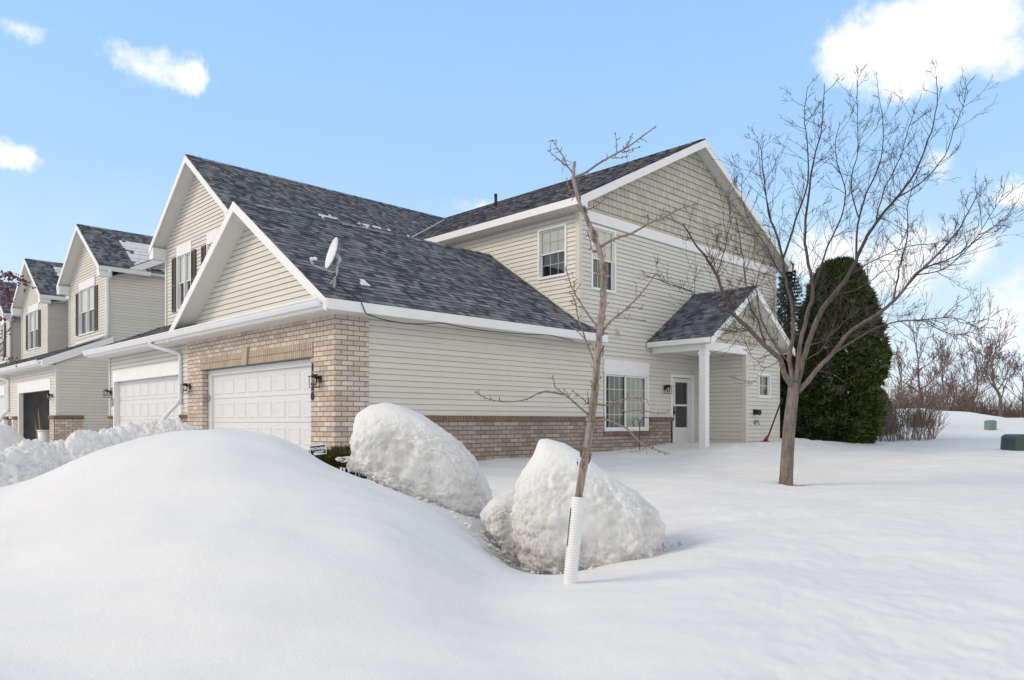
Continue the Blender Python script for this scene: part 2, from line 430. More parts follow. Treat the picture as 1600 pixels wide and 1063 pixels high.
def siding_wall(parent, fr, poly, holes=(), name='siding', t0=0.0):
    mb = MB(); lap(mb, fr, poly, holes, .109, .018, t0, .02, mj=1); return mb.build(name, ['siding', 'siding_gap_shade'], parent)
def brick_rect(mb, fr, s0, s1, t0, t1, o, depth=.1, mi=0):
    mb.box(fr, s0, s1, t0, t1, o - depth, o, mi)
def corner_post(mb, x, y, z0, z1, w=.09, sx=1, sy=1):
    f = WORLD
    mb.box(f, x - .02 if sx > 0 else x - w, x + w if sx > 0 else x + .02, y - .02 if sy > 0 else y - w, y + w if sy > 0 else y + .02, z0, z1)

def window(parent, fr, s0, s1, t0, t1, kind='hung', o=0.0, cols=3, blind=True, lowdark=True):
    f = MB(); w = .055
    f.box(fr, s0, s0 + w, t0, t1, o - .09, o + .035); f.box(fr, s1 - w, s1, t0, t1, o - .09, o + .035)
    f.box(fr, s0 + w, s1 - w, t1 - w, t1, o - .09, o + .033); f.box(fr, s0 + w, s1 - w, t0, t0 + w, o - .09, o + .045)
    win = f.build('window', 'white', parent)
    a0, a1, b0, b1 = s0 + w, s1 - w, t0 + w, t1 - w
    bk = MB(); bk.box(fr, a0, a1, b0, b1, o - .32, o - .30)
    for (x, y) in ((a0 - .01, a0), (a1, a1 + .01)): bk.box(fr, x, y, b0, b1, o - .30, o - .09)
    bk.box(fr, a0, a1, b1, b1 + .01, o - .3, o - .09); bk.box(fr, a0, a1, b0 - .01, b0, o - .3, o - .09)
    bk.build('recess', 'dark', win)
    def sash(x0, x1, y0, y1, oo, nc, nr, r=.03):
        sm = MB()
        sm.box(fr, x0, x0 + r, y0, y1, oo - .03, oo); sm.box(fr, x1 - r, x1, y0, y1, oo - .03, oo)
        sm.box(fr, x0 + r, x1 - r, y0, y0 + r, oo - .03, oo - .001); sm.box(fr, x0 + r, x1 - r, y1 - r, y1, oo - .03, oo - .001)
        sm.build('sash', 'white', win)
        pm = MB(); q = oo - .012
        pm.q(fr, [fr.P(x0 + r, y0 + r, q), fr.P(x1 - r, y0 + r, q), fr.P(x1 - r, y1 - r, q), fr.P(x0 + r, y1 - r, q)])
        pm.build('pane', 'glass', win)
        if nc > 1 or nr > 1:
            g = MB(); gw = .009
            for i in range(1, nc):
                x = x0 + r + (x1 - x0 - 2 * r) * i / nc; g.box(fr, x - gw, x + gw, y0 + r, y1 - r, oo - .022, oo - .014)
            for j in range(1, nr):
                y = y0 + r + (y1 - y0 - 2 * r) * j / nr; g.box(fr, x0 + r, x1 - r, y - gw, y + gw, oo - .0215, oo - .0145)
            g.build('grille', 'muntin', win)
    tm = (b0 + b1) / 2
    if kind == 'hung':
        sash(a0, a1, tm - .02, b1, o - .02, cols, 2); sash(a0, a1, b0, tm + .02, o - .052, cols, 2)
        if blind:
            bm_ = MB(); zz = b1; bot = tm - .02 if lowdark else b0
            while zz > bot:
                bm_.box(fr, a0 + .005, a1 - .005, max(bot, zz - .05), zz - .003, o - .066, o - .061); zz -= .05
            bm_.build('blind', 'blind', win)
    elif kind == 'twin':
        sm_ = (a0 + a1) / 2
        f2 = MB(); f2.box(fr, sm_ - .03, sm_ + .03, b0, b1, o - .05, o + .02); f2.build('mullion', 'white', win)
        for (x0, x1) in ((a0, sm_ - .03), (sm_ + .03, a1)):
            sash(x0, x1, tm - .02, b1, o - .02, 1, 1); sash(x0, x1, b0, tm + .02, o - .052, 1, 1)
        bm_ = MB(); bm_.box(fr, a0 + .01, a1 - .01, tm + .021, b1, o - .066, o - .060); bm_.build('blind', 'blind', win)
        bm_ = MB(); x = a0 + .02
        while x < a1: bm_.box(fr, x, x + .05, b0, tm - .03, o - .2, o - .18); x += R.uniform(.09, .2)
        bm_.build('curtain', 'shutter', win)
    elif kind == 'slider':
        sm_ = a0 + (a1 - a0) * .5
        sash(a0, sm_ + .03, b0, b1, o - .052, 4, 4, .04); sash(sm_ - .03, a1, b0, b1, o - .02, 4, 4, .045)
        bm_ = MB(); bm_.box(fr, a0, sm_, b0, b1, o - .13, o - .12); bm_.build('dark_curtain', 'teal', win)
        bm_ = MB(); x = sm_
        while x < a1 - .02:
            w_ = .085; a = R.uniform(-.02, .02)
            bm_.face([fr.P(x, b0, o - .105 + a), fr.P(x + w_, b0, o - .095 - a), fr.P(x + w_, b1, o - .095 - a), fr.P(x, b1, o - .105 + a)]); x += R.choice([.08, .085, .09, .11])
        bm_.build('blind', 'vblind', win)
    elif kind == 'small':
        sash(a0, a1, b0, b1, o - .02, 2, 2, .025)
    return win

def shutter(parent, fr, s0, s1, t0, t1, o=.02):
    m = MB(); w = .05; tm = t0 + (t1 - t0) * .48
    m.box(fr, s0, s0 + w, t0, t1, o, o + .035); m.box(fr, s1 - w, s1, t0, t1, o, o + .035)
    for a, b in ((t0, t0 + .07), (tm - .03, tm + .03), (t1 - .07, t1)): m.box(fr, s0 + w, s1 - w, a, b, o, o + .034)
    z = t0 + .07
    while z < t1 - .09:
        if not (tm - .06 < z < tm + .03):
            m.face([fr.P(s0 + w, z, o + .028), fr.P(s1 - w, z, o + .028), fr.P(s1 - w, z + .04, o + .008), fr.P(s0 + w, z + .04, o + .008)])
        z += .04
    m.box(fr, s0 + w, s1 - w, t0 + .07, t1 - .07, o, o + .006)
    return m.build('shutter', 'shutter', parent)

def garage_door(parent, fr, s0, s1, t0, t1, o, rows=4, cols=8):
    m = MB(); rh = (t1 - t0) / rows; cw = (s1 - s0) / cols
    for r in range(rows):
        y0, y1 = t0 + r * rh + .004, t0 + (r + 1) * rh - .004
        m.box(fr, s0, s1, y0, y1, o - .05, o)
        for c in range(cols):
            x0, x1 = s0 + c * cw + .055, s0 + (c + 1) * cw - .055
            a, b = y0 + .085, y1 - .085; g = .03
            O = [(x0, a), (x1, a), (x1, b), (x0, b)]
            I = [(x0 + g, a + g), (x1 - g, a + g), (x1 - g, b - g), (x0 + g, b - g)]
            J = [(x0 + 2 * g, a + 2 * g), (x1 - 2 * g, a + 2 * g), (x1 - 2 * g, b - 2 * g), (x0 + 2 * g, b - 2 * g)]
            for i in range(4):
                j = (i + 1) % 4
                m.q(fr, [fr.P(*O[i], o + .001), fr.P(*O[j], o + .001), fr.P(*I[j], o + .016), fr.P(*I[i], o + .016)])
                m.q(fr, [fr.P(*I[i], o + .016), fr.P(*I[j], o + .016), fr.P(*J[j], o + .007), fr.P(*J[i], o + .007)])
            m.q(fr, [fr.P(*p, o + .007) for p in J])
        if r: m.box(fr, s0, s1, t0 + r * rh - .004, t0 + r * rh + .004, o - .05, o - .022)
    d = m.build('garage_door', 'door', parent)
    h = MB(); h.box(fr, (s0 + s1) / 2 - .05, (s0 + s1) / 2 + .05, t0 + .72, t0 + .74, o + .0, o + .05); h.build('handle', 'black', d)
    return d

def lantern(parent, fr_, s, t, o):
    m = MB(); k_ = .82; fr = Fr(fr_.P(s, t, o), fr_.S * 1, fr_.T, fr_.N); P0 = fr.P; fr.P = lambda a, b_, c_=0: P0(a * k_, b_ * k_, c_ * k_); s = t = o = 0
    m.box(fr, s - .055, s + .055, t - .02, t + .13, o, o + .02)
    m.box(fr, s - .02, s + .02, t + .06, t + .09, o + .02, o + .14)
    m.box(fr, s - .11, s + .11, t + .10, t + .115, o + .03, o + .25)
    m.box(fr, s - .05, s + .05, t + .115, t + .15, o + .09, o + .19)
    for a in (-.085, .075):
        for b in (.05, .215): m.box(fr, s + a, s + a + .012, t - .13, t + .10, o + b, o + b + .012)
    for b in (.05, .215): m.box(fr, s - .085, s + .087, t - .14, t - .13, o + b, o + b + .012)
    for a in (-.085, .075): m.box(fr, s + a, s + a + .012, t - .141, t - .131, o + .062, o + .215)
    l = m.build('wall_lantern', 'black', parent)
    g = MB(); g.tube([fr.P(s, t - .08, o + .14), fr.P(s, t - .02, o + .14), fr.P(s, t + .1, o + .14)], [.03, .05, .055], 10); g.build('lamp_shade', 'lampglass', l, True)
    return l

def gutter(parent, fr, s0, s1, t, o, name='gutter'):
    prof = [(0, 0), (.02, -.002), (.075, .0), (.09, .03), (.105, .06), (.115, .10), (.13, .105), (.13, .135), (.118, .135), (.112, .12), (.06, .05), (.01, .05), (.0, .13)]
    m = MB(); n = len(prof)
    for i in range(n - 1):
        (a, b), (c, d) = prof[i], prof[i + 1]
        m.q(fr, [fr.P(s0, t + b, o + a), fr.P(s1, t + b, o + a), fr.P(s1, t + d, o + c), fr.P(s0, t + d, o + c)])
    for s_ in (s0, s1): m.face([fr.P(s_, t + b, o + a) for a, b in prof[:9]])
    return m.build(name, 'alum', parent)
def pipe_rect(parent, pts, w=.075, name='downspout', mat='alum', r=.05):
    m = MB(); m.tube(pts, r, 8, rot=.4); return m.build(name, mat, parent, True)
def smooth_path(pts, k=4):
    out = []
    n = len(pts)
    for i in range(n - 1):
        p0, p1, p2, p3 = (V(pts[max(i - 1, 0)]), V(pts[i]), V(pts[i + 1]), V(pts[min(i + 2, n - 1)]))
        for j in range(k):
            t = j / k
            out.append(.5 * ((2 * p1) + (-p0 + p2) * t + (2 * p0 - 5 * p1 + 4 * p2 - p3) * t * t + (-p0 + 3 * p1 - 3 * p2 + p3) * t ** 3))
    out.append(V(pts[-1])); return out

def roof_plane(parent, O, S, T, poly, tabs=.6, name='roof', thick=.13, soffit=True):
    S, T = V(S).normalized(), V(T).normalized(); N = S.cross(T)
    if N.z < 0: N = -N
    fr = Fr(O, S, T, N); mb = MB()
    lap(mb, fr, poly, (), .143, .011, 0, 0, tabs=tabs)
    mb.prism(fr, poly, -.03, -.0015)
    r = mb.build(name, 'shingle', parent)
    if soffit:
        m = MB(); m.prism(fr, poly, -thick, -.031); m.build('soffit', 'soffit', r)
    return fr, r
def ridge_cap(parent, pts, w=.14, slope=.6):
    a, b = V(pts[0]), V(pts[1]); d = (b - a); L = d.length; d.normalize(); x = d.cross(UP).normalized()
    m = MB(); n = int(L / .2)
    for i in range(n):
        p0 = a + d * (L * i / n); p1 = a + d * (L * (i + 1) / n + .03)
        for sg in (-1, 1):
            e = x * sg * w - UP * w * slope
            m.face([p0 + UP * .012, p1 + UP * .024, p1 + e + UP * .024, p0 + e + UP * .012], [(i * .21, 0), (i * .21 + .1, 0), (i * .21 + .1, .05), (i * .21, .05)])
    m.build('ridge_cap', 'shingle', parent)
def gable_fascia(parent, fr, pts, h=.2, o0=0, o1=.03, name='rake_board'):
    "boards along a polyline of (s,t) points, their top edge on the line"
    m = MB()
    for (a, b), (c, d) in zip(pts[:-1], pts[1:]):
        m.prism(fr, [(a, b - h), (c, d - h), (c, d), (a, b)], o0, o1)
    return m.build(name, 'white', parent)

def snow_patch(parent, fr, s0, s1, t0, t1, dens, seed, th=.02, fade=.5, hf=.55):
    "snow left lying in streaks along the courses of a roof"
    m = MB(); st = .04; n = 0
    r = t0
    k0 = int(t0 / .143)
    for k in range(k0, int(t1 / .143) + 1):
        t = k * .143; run = None; x = s0
        while x < s1 + st:
            f = min((x - s0) / fade, (s1 - x) / fade, (t - t0) / .35 + .15, (t1 - t) / .3, 1)
            nz = noise.fractal(V((x * .8 + seed, t * 1.6, seed)), 1, 2, 5) * .6 + noise.noise(V((x * 3.5, k * 7.3, seed))) * hf
            on = (nz + dens + min(f, 1) * .6 > .55) and f > 0 and x < s1
            if on and run is None: run = x
            if not on and run is not None:
                if x - run > .06:
                    e = .012
                    hh = th * R.uniform(.6, 1.2); tt = t + .143 * R.uniform(.85, 1.12)
                    P = fr.P
                    a = [(run, t + .02), (x, t + .03), (x - .02, tt), (run + .02, tt)]
                    b = [(run + e, t + .035), (x - e, t + .04), (x - e * 1.4, tt - .015), (run + e * 1.4, tt - .015)]
                    for i in range(4):
                        j = (i + 1) % 4; m.q(fr, [P(*a[i], .01), P(*a[j], .01), P(*b[j], .014 + hh), P(*b[i], .014 + hh)])
                    m.q(fr, [P(*p, .014 + hh) for p in b]); n += 1
                run = None
            x += st
    if n: m.build('snow_patch', 'snow', parent, False)['kind'] = 'stuff'

def text_part(parent, body, size, origin, xdir, ydir, mat, name='number', depth=.006, bold=0.0):
    cu = bpy.data.curves.new('t', 'FONT'); cu.body = body; cu.size = size; cu.extrude = depth; cu.offset = bold; cu.align_x = 'CENTER'; cu.align_y = 'CENTER'
    ob = bpy.data.objects.new('t', cu); COL.objects.link(ob)
    bpy.context.view_layer.update()
    me = bpy.data.meshes.new_from_object(ob.evaluated_get(bpy.context.evaluated_depsgraph_get()))
    bpy.data.objects.remove(ob); bpy.data.curves.remove(cu)
    x, y = V(xdir).normalized(), V(ydir).normalized(); z = x.cross(y)
    off = V((0, 0, 0)); q = parent
    while q is not None: off = off + q.location; q = q.parent
    o_ = V(origin) - off
    for v in me.vertices: v.co = o_ + x * v.co.x + y * v.co.y + z * v.co.z
    me.name = name; me.materials.clear(); me.materials.append(M[mat])
    o = bpy.data.objects.new(name, me); COL.objects.link(o); o.parent = parent
    return o

# ================================================================== TOWNHOUSE (the near corner one)
H = empty('townhouse', (3, 3, 0), 'near beige corner townhouse with tan brick garage front numbered 1120', 'townhouse')
f0, f1, s0_ = front_fr(0), front_fr(.08), side_fr(0)
GD = (.81, 5.70, 2.26)
# --- brick garage front and corner return
b = MB()
top = 3.02
for (a, c, z0, z1) in ((0, GD[0], -.3, 2.26), (GD[1], 6.57, -.3, 2.26), (0, 6.57, 2.53, top), (0, .72, 2.26, 2.53), (5.80, 6.57, 2.26, 2.53)):
    b.box(f0, a, c, z0, z1, -.25, 0)
b.box(s0_, .002, .69, -.3, top, -.2, .025)
b.build('brick_front', 'brick', H)
b = MB(); b.box(f0, .72, 5.80, 2.26, 2.53, -.2, .012); b.build('soldier_course', 'soldier', H)
b = MB(); b.prism(f0, [(3.36, 2.255), (3.52, 2.255), (3.58, 2.62), (3.30, 2.62)], -.05, .05); b.build('keystone', 'stone', H)
b = MB(); b.box(f0, .74, 5.78, 2.252, 2.262, -.2, .02); b.build('lintel', 'black', H)
# --- garage door, jambs
b = MB(); b.box(f0, GD[1] - .13, GD[1], -.2, 2.25, -.24, -.14); b.box(f0, GD[0], GD[0] + .1, -.2, 2.25, -.24, -.14); b.box(f0, GD[0] + .1, GD[1] - .13, 2.13, 2.25, -.24, -.14)
b.build('door_frame', 'white', H)
garage_door(H, f0, GD[0] + .1, GD[1] - .13, 0, 2.13, -.2)
b = MB(); b.box(f0, 5.59, 5.68, 1.56, 1.68, -.14, -.11); b.build('keypad', 'grey', H)
lantern(H, f0, .48, 1.80, 0)
for i, ch in enumerate('1120'):
    text_part(H, ch, .20, (-.012, .735, 2.06 - i * .175), (0, -1, 0), UP, 'black', 'house_number', .008, .004)
# --- second garage (same house row): siding, header, door, brick piers
D2 = (7.2, 12.24, 2.26)
siding_wall(H, f1, [(6.57, 1.2), (12.63, 1.2), (12.63, 3.05), (6.57, 3.05)], [(D2[0] - .06, D2[1] + .06, 0, 2.56)])
b = MB(); b.box(f1, D2[0] - .06, D2[1] + .1, 2.24, 2.56, -.1, .03); b.box(f1, D2[1], D2[1] + .1, -.2, 2.24, -.14, .02); b.box(f1, D2[0] - .06, D2[0] + .06, -.2, 2.24, -.14, .02)
b.build('door_frame', 'white', H)
garage_door(H, f1, D2[0] + .06, D2[1], 0, 2.25, -.13)
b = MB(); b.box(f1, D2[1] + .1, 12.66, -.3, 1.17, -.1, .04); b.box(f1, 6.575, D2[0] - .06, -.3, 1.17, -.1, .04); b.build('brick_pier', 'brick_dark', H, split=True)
b = MB(); b.box(f1, D2[1] + .1, 12.69, 1.17, 1.25, -.1, .07); b.box(f1, 6.576, D2[0] - .06, 1.17, 1.25, -.1, .07); b.build('brick_ledge', 'rowlock', H, split=True)
b = MB(); b.box(f1, 12.27, 12.34, 1.55, 1.75, .02, .045); b.build('keypad', 'grey', H)
lantern(H, f1, 12.55, 1.9, .02); lantern(H, f0, 6.42, 1.86, 0)
for i, ch in enumerate('1122'):
    text_part(H, ch, .17, (.05, 12.40, 2.02 - i * .145), (0, -1, 0), UP, 'black', 'house_number', .006, .003)
b = MB(); corner_post(b, .06, 12.64, 1.25, 3.05, .08, 1, -1); b.build('corner_post', 'corner', H, split=True)
# end wall towards the alley
siding_wall(H, far_fr(12.64), [(.1, 0), (12, 0), (12, 6.4), (1.7, 6.4), (1.7, 3.9), (.1, 3.1)])
# --- side wall: siding, brick wainscot
SL = (7.54, 9.40, .84, 2.31)
BL = 6.59; BR = 16.63
DR = (10.44, 11.58, .42, 2.39)
UW = (7.04, 8.00, 4.28, 5.85)
ssd = side_fr(.02)
siding_wall(H, ssd, [(.69, 1.2), (10.40, 1.2), (10.40, .2), (11.66, .2), (11.66, 3.3), (BL, 3.3), (BL, 3.05), (.69, 3.05)], [(SL[0] - .02, SL[1] + .02, .6, 2.62), (DR[0], DR[1], 0, DR[3])])
siding_wall(H, ssd, [(BL, 3.3), (BR, 3.3), (BR, 5.92), (BL, 5.92)], [(UW[0], UW[1], UW[2], UW[3])])
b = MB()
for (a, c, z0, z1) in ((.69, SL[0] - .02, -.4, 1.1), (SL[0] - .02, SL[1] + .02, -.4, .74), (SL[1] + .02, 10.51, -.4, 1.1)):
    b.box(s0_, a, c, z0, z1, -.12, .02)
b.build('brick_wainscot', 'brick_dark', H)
b = MB(); b.box(s0_, .69, SL[0] - .02, 1.1, 1.2, -.1, .05); b.box(s0_, SL[1] + .02, 10.54, 1.1, 1.2, -.1, .05); b.box(s0_, SL[0] - .06, SL[1] + .06, .742, .84, -.1, .06)
b.build('brick_ledge', 'rowlock', H, split=True)
window(H, ssd, *SL, 'slider')
b = MB(); b.box(ssd, SL[0] - .02, SL[1] + .02, SL[3], 2.62, -.05, .04); b.build('window_header', 'white', H)
# fascia / soffit / gutter of garage wing
b = MB(); b.box(side_fr(-.45), -.43, 7.09, 2.965, 3.14, 0, .025); b.build('fascia', 'white', H)
b = MB(); b.prism(WORLD, [(-.4, -.45), (7.08, -.45), (7.08, 0.0), (6.6, .05), (-.4, .05)], 2.955, 2.972); b.box(WORLD, -.4, .09, .05, 13.0, 2.955, 2.972); b.build('soffit', 'soffit', H, split=True)
b = MB(); b.box(front_fr(-.4), -.45, 13.1, 2.97, 3.14, 0, .02); b.build('fascia', 'white', H)
gutter(H, front_fr(-.42), -.33, 13.12, 3.02, 0)
cs, sn = 1 / math.hypot(1, .667), .667 / math.hypot(1, .667)
Lg = 3.55 / cs
frG, rG = roof_plane(H, (0, -.45, 3.15), (1, 0, 0), (0, cs, sn), [(-.43, 0), (7.12, 0), (6.64, .55), (BL, .56), (BL, Lg), (-.43, Lg)])
snow_patch(rG, frG, .30, .85, .50, .92, .5, 3.1, .016, .12)
frG2, _ = roof_plane(H, (0, 6.65, 3.15), (1, 0, 0), (0, -cs, sn), [(-.43, 0), (BL, 0), (BL, Lg), (-.43, Lg)], 0)
ridge_cap(H, [(-.43, 3.1, 5.525), (BL, 3.1, 5.525)], .13, .667)
zr = lambda y: 3.15 + .667 * (3.55 - abs(y - 3.1))
gable_fascia(H, front_fr(-.41), [(-.45, zr(-.45) - .02), (3.1, zr(3.1) - .02), (6.65, zr(6.65) - .02)], .2)
siding_wall(H, f0, [(0, 3.1), (6.2, 3.1), (6.2, 3.35), (3.1, 5.4), (0, 3.35)], t0=.03)
b = MB(); b.face([(-.42, -.4, 3.15), (-.42, 6.6, 3.15), (.0, 6.6, 3.2), (.0, -.4, 3.2)]); b.build('flashing', 'alum', H)
# wall step flashing of garage roof on the tall block
b = MB()
fq = front_fr(BL - .012); b.prism(fq, [(0.0, zr(0) + .0), (3.1, zr(3.1)), (3.1, zr(3.1) + .06), (0, zr(0) + .06)], 0, .012); b.build('flashing', 'corner', H)
# lean-to roof over the second garage
cl, sl = 1 / math.hypot(1, .43), .43 / math.hypot(1, .43)
roof_plane(H, (-.44, 0, 3.15), (0, 1, 0), (cl, 0, sl), [(6.0, 0), (13.1, 0), (13.1, 2.12 / cl), (6.0, 2.12 / cl)])
# --- tall front gable
def front_gable(parent, y0, y1, xw, zr_, slope, over, wins, xe, rightpoly=None, zbase=3.5, ov_x=.4, tabs=.6):
    ym = (y0 + y1) / 2; hw = (y1 - y0) / 2 + over
    ze = zr_ - slope * hw; c, s = 1 / math.hypot(1, slope), slope / math.hypot(1, slope); L = hw / c
    fw = front_fr(xw); holes = [w[:4] for w in wins]
    zt = zr_ - .14
    zs = zt - slope * (y1 - y0) / 2
    siding_wall(parent, fw, [(y0, zbase), (y1, zbase), (y1, zs), (ym, zt), (y0, zs)], holes, t0=.02)
    frR, rR = roof_plane(parent, (0, ym - hw, ze), (1, 0, 0), (0, c, s), rightpoly(L) if rightpoly else [(xw - ov_x, 0), (xe, 0), (xe, L), (xw - ov_x, L)], tabs)
    roof_plane(parent, (0, ym + hw, ze), (1, 0, 0), (0, -c, s), [(xw - ov_x, 0), (xe, 0), (xe, L), (xw - ov_x, L)], 0)
    gable_fascia(parent, front_fr(xw - ov_x + .01), [(ym - hw, ze - .02), (ym, zr_ - .02), (ym + hw, ze - .02)], .19)
    ridge_cap(parent, [(xw - ov_x, ym, zr_ + .005), (xe, ym, zr_ + .005)], .13, slope)
    b = MB()
    for (a, c_) in ((ym - hw, y0), (y1, ym + hw)): b.box(WORLD, xw - ov_x, xw + .02, a, c_, ze - .36, ze - .02)
    b.build('eave_return', 'white', parent, split=True)
    b = MB(); corner_post(b, xw - .02, y0, zbase, ze - .2, .09, 1, 1); corner_post(b, xw - .02, y1, zbase, ze - .2, .09, 1, -1); b.build('corner_post', 'corner', parent, split=True)
    return frR, rR, ze, ym - hw
w1 = (10.60, 11.72, 4.40, 6.37); w2 = (8.38, 9.50, 4.40, 6.37)
BZ = lambda x: 6.28 + .505 * (x - 6.19)
frB, rB, zeB, _ = front_gable(H, 7.47, 12.63, 1.68, 8.64, .75, .32, [w1, w2], 10.9, lambda L: [(1.28, 0), (6.56, 0), (10.86, L), (1.28, L)])
snow_patch(rB, frB, 3.9, 8.6, .72, 1.2, .02, 8.7, .016, .5, 1.5)
fb = front_fr(1.68)
for (a, c) in ((10.60, 11.72), (8.38, 9.50)):
    window(H, fb, a, c, 4.40, 6.11, 'twin')
    b = MB(); b.box(fb, a, c, 6.11, 6.37, -.03, .035); b.build('window_header', 'white', H)
    shutter(H, fb, a - .34, a - .03, 4.42, 6.06); shutter(H, fb, c + .03, c + .34, 4.42, 6.06)
siding_wall(H, side_fr(7.47), [(1.68, 3.5), (BL, 3.5), (BL, 6.5), (1.68, 6.5)])
# --- tall block
fBL = front_fr(BL)
LW = (.38, 1.33, 4.60, 5.86)
siding_wall(H, fBL, [(0, 3.3), (8, 3.3), (8, 6.2), (0, 6.2)], [LW], t0=.05)
window(H, fBL, *LW, 'hung'); window(H, ssd, *UW, 'hung')
siding_wall(H, Fr((BR, 0, 0), (0, 1, 0), UP, (1, 0, 0)), [(0, 0), (12, 0), (12, 6.2), (0, 6.2)])
b = MB(); b.box(ssd, BL + .08, BR - .02, 5.90, 6.15, -.05, .05); b.build('frieze_board', 'white', H)
b = MB(); lap(b, ssd, [(BL, 6.15), (BR, 6.15), (BR, 6.3), (11.6, 8.86), (BL, 6.3)], (), .178, .022, .03, .02, mj=1); b.build('shake_gable', ['shake', 'siding_gap_shade'], H)
b = MB(); corner_post(b, BL, .0, 3.2, 6.1, .1, 1, 1); corner_post(b, BR, .0, 0, 6.05, .1, -1, 1); b.build('corner_post', 'corner', H, split=True)
c5, s5 = 1 / math.hypot(1, .505), .505 / math.hypot(1, .505); Lb = 5.41 / c5
frK, rK = roof_plane(H, (6.19, 0, 6.28), (0, 1, 0), (c5, 0, s5), [(-.37, 0), (12.5, 0), (12.5, Lb), (-.37, Lb)])
roof_plane(H, (17.01, 0, 6.28), (0, 1, 0), (-c5, 0, s5), [(-.37, 0), (12.5, 0), (12.5, Lb), (-.37, Lb)], 0)
ridge_cap(H, [(11.6, -.37, 9.02), (11.6, 12.5, 9.02)], .14, .505)
zb = lambda x: 6.28 + .505 * (5.41 - abs(x - 11.6))
gable_fascia(H, side_fr(-.36), [(6.19, zb(6.19) - .02), (11.6, zb(11.6) - .02), (17.01, zb(17.01) - .02)], .21)
b = MB()
b.prism(side_fr(-.36), [(6.19, 6.07), (6.42, 6.03), (6.44, 6.17), (6.19, 6.26)], 0, .028)
b.prism(side_fr(-.36), [(17.01, 6.07), (16.78, 6.03), (16.76, 6.17), (17.01, 6.26)], 0, .028)
b.build('eave_return', 'white', H, split=True)
b = MB(); b.box(front_fr(6.19), -.36, 7.2, 6.09, 6.265, 0, .025); b.build('fascia', 'white', H)
b = MB(); b.box(WORLD, 6.2, BL + .05, -.35, 7.2, 6.08, 6.095); b.box(WORLD, BR - .05, 17.0, -.35, 7.2, 6.08, 6.095); b.build('soffit', 'soffit', H, split=True)
b = MB(); va = V((6.6, 7.2, zeB)); 
b.tube([V((6.45, 7.1, BZ(6.45) + .03)), V((10.8, 10.05, BZ(10.8) + .03))], .02, 5); b.build('valley_flashing', 'alum', H)
b = MB(); b.tube([(10.0, 6.5, 8.1), (10.0, 6.5, 8.62)], .055, 10); b.build('vent_pipe', 'black', H, True)
# entry door
d = MB(); d.box(ssd, DR[0], DR[0] + .09, DR[2], DR[3], -.1, .04); d.box(ssd, DR[1] - .09, DR[1], DR[2], DR[3], -.1, .04); d.box(ssd, DR[0] + .09, DR[1] - .09, DR[3] - .09, DR[3], -.1, .038)
d.build('door_frame', 'white', H)
x0, x1 = DR[0] + .1, DR[1] - .1; g0, g1 = x0 + .16, x1 - .16
d = MB()
for (a, c, z0, z1) in ((x0, g0, .45, 2.28), (g1, x1, .45, 2.28), (g0, g1, .45, .92), (g0, g1, 1.51, 1.56), (g0, g1, 2.17, 2.28)): d.box(ssd, a, c, z0, z1, -.05, .0)
dr = d.build('storm_door', 'door', H)
d = MB(); d.q(ssd, [ssd.P(g0, .92, -.02), ssd.P(g1, .92, -.02), ssd.P(g1, 2.17, -.02), ssd.P(g0, 2.17, -.02)]); d.build('pane', 'glass', dr)
d = MB(); d.box(ssd, x0, x1, .45, 2.28, -.14, -.12); d.build('inner_door', 'dark', dr)
d = MB(); d.box(ssd, x0 + .04, x0 + .09, 1.25, 1.5, 0, .03); d.tube([ssd.P(x0 + .06, 1.32, .02), ssd.P(x0 + .06, 1.32, .07), ssd.P(x0 + .0, 1.38, .07)], .012, 6); d.build('handle', 'black', dr)
lantern(H, ssd, 10.16, 1.95, .02)
# little boxes on the wall
b = MB(); b.box(ssd, 7.30, 7.42, 3.34, 3.66, .015, .10); b.build('junction_box', 'steel', H)
b = MB(); b.box(ssd, 8.02, 8.18, 3.26, 3.42, .015, .05); b.prism(Fr((8.03, .02, 3.3), (0, -1, 0), UP, (1, 0, 0)), [(.03, 0), (.12, -.03), (.1, .05), (.03, .11)], 0, .14); b.build('vent_hood', 'corner', H)
# porch
PV = -1.58
fP = side_fr(PV)
siding_wall(H, front_fr(11.64), [(PV, .1), (0, .1), (0, 2.95), (PV, 2.95)], t0=.04)
siding_wall(H, fP, [(11.64, .1), (13.58, .1), (13.58, 3.1), (11.64, 3.1)], [(12.30, 13.02, 1.74, 2.42)])
siding_wall(H, Fr((13.58, 0, 0), (0, 1, 0), UP, (1, 0, 0)), [(PV, 0), (.1, 0), (.1, 3.2), (PV, 3.2)])
window(H, fP, 12.30, 13.02, 1.74, 2.42, 'small')
b = MB(); corner_post(b, 11.64, PV, 0, 2.95, .1, 1, 1); corner_post(b, 13.58, PV, 0, 3.0, .09, -1, 1); b.box(WORLD, 11.58, 11.66, -.06, .02, .2, 2.95); b.build('corner_post', 'corner', H, split=True)
b = MB(); lap(b, fP, [(9.6, 3.1), (13.58, 3.1), (13.58, 3.25), (11.61, 4.55), (9.6, 3.22)], (), .178, .022, .0, .02, mj=1); b.build('shake_gable', ['shake', 'siding_gap_shade'], H)
cp, sp_ = 1 / math.hypot(1, .662), .662 / math.hypot(1, .662); Lp = 2.28 / cp
roof_plane(H, (9.33, 0, 3.17), (0, 1, 0), (cp, 0, sp_), [(-1.9, 0), (.0, 0), (.0, Lp), (-1.9, Lp)])
roof_plane(H, (13.89, 0, 3.17), (0, 1, 0), (-cp, 0, sp_), [(-1.9, 0), (.0, 0), (.0, Lp), (-1.9, Lp)], 0)
ridge_cap(H, [(11.61, -1.9, 4.685), (11.61, .0, 4.685)], .12, .66)
zp = lambda x: 3.17 + .662 * (2.28 - abs(x - 11.61))
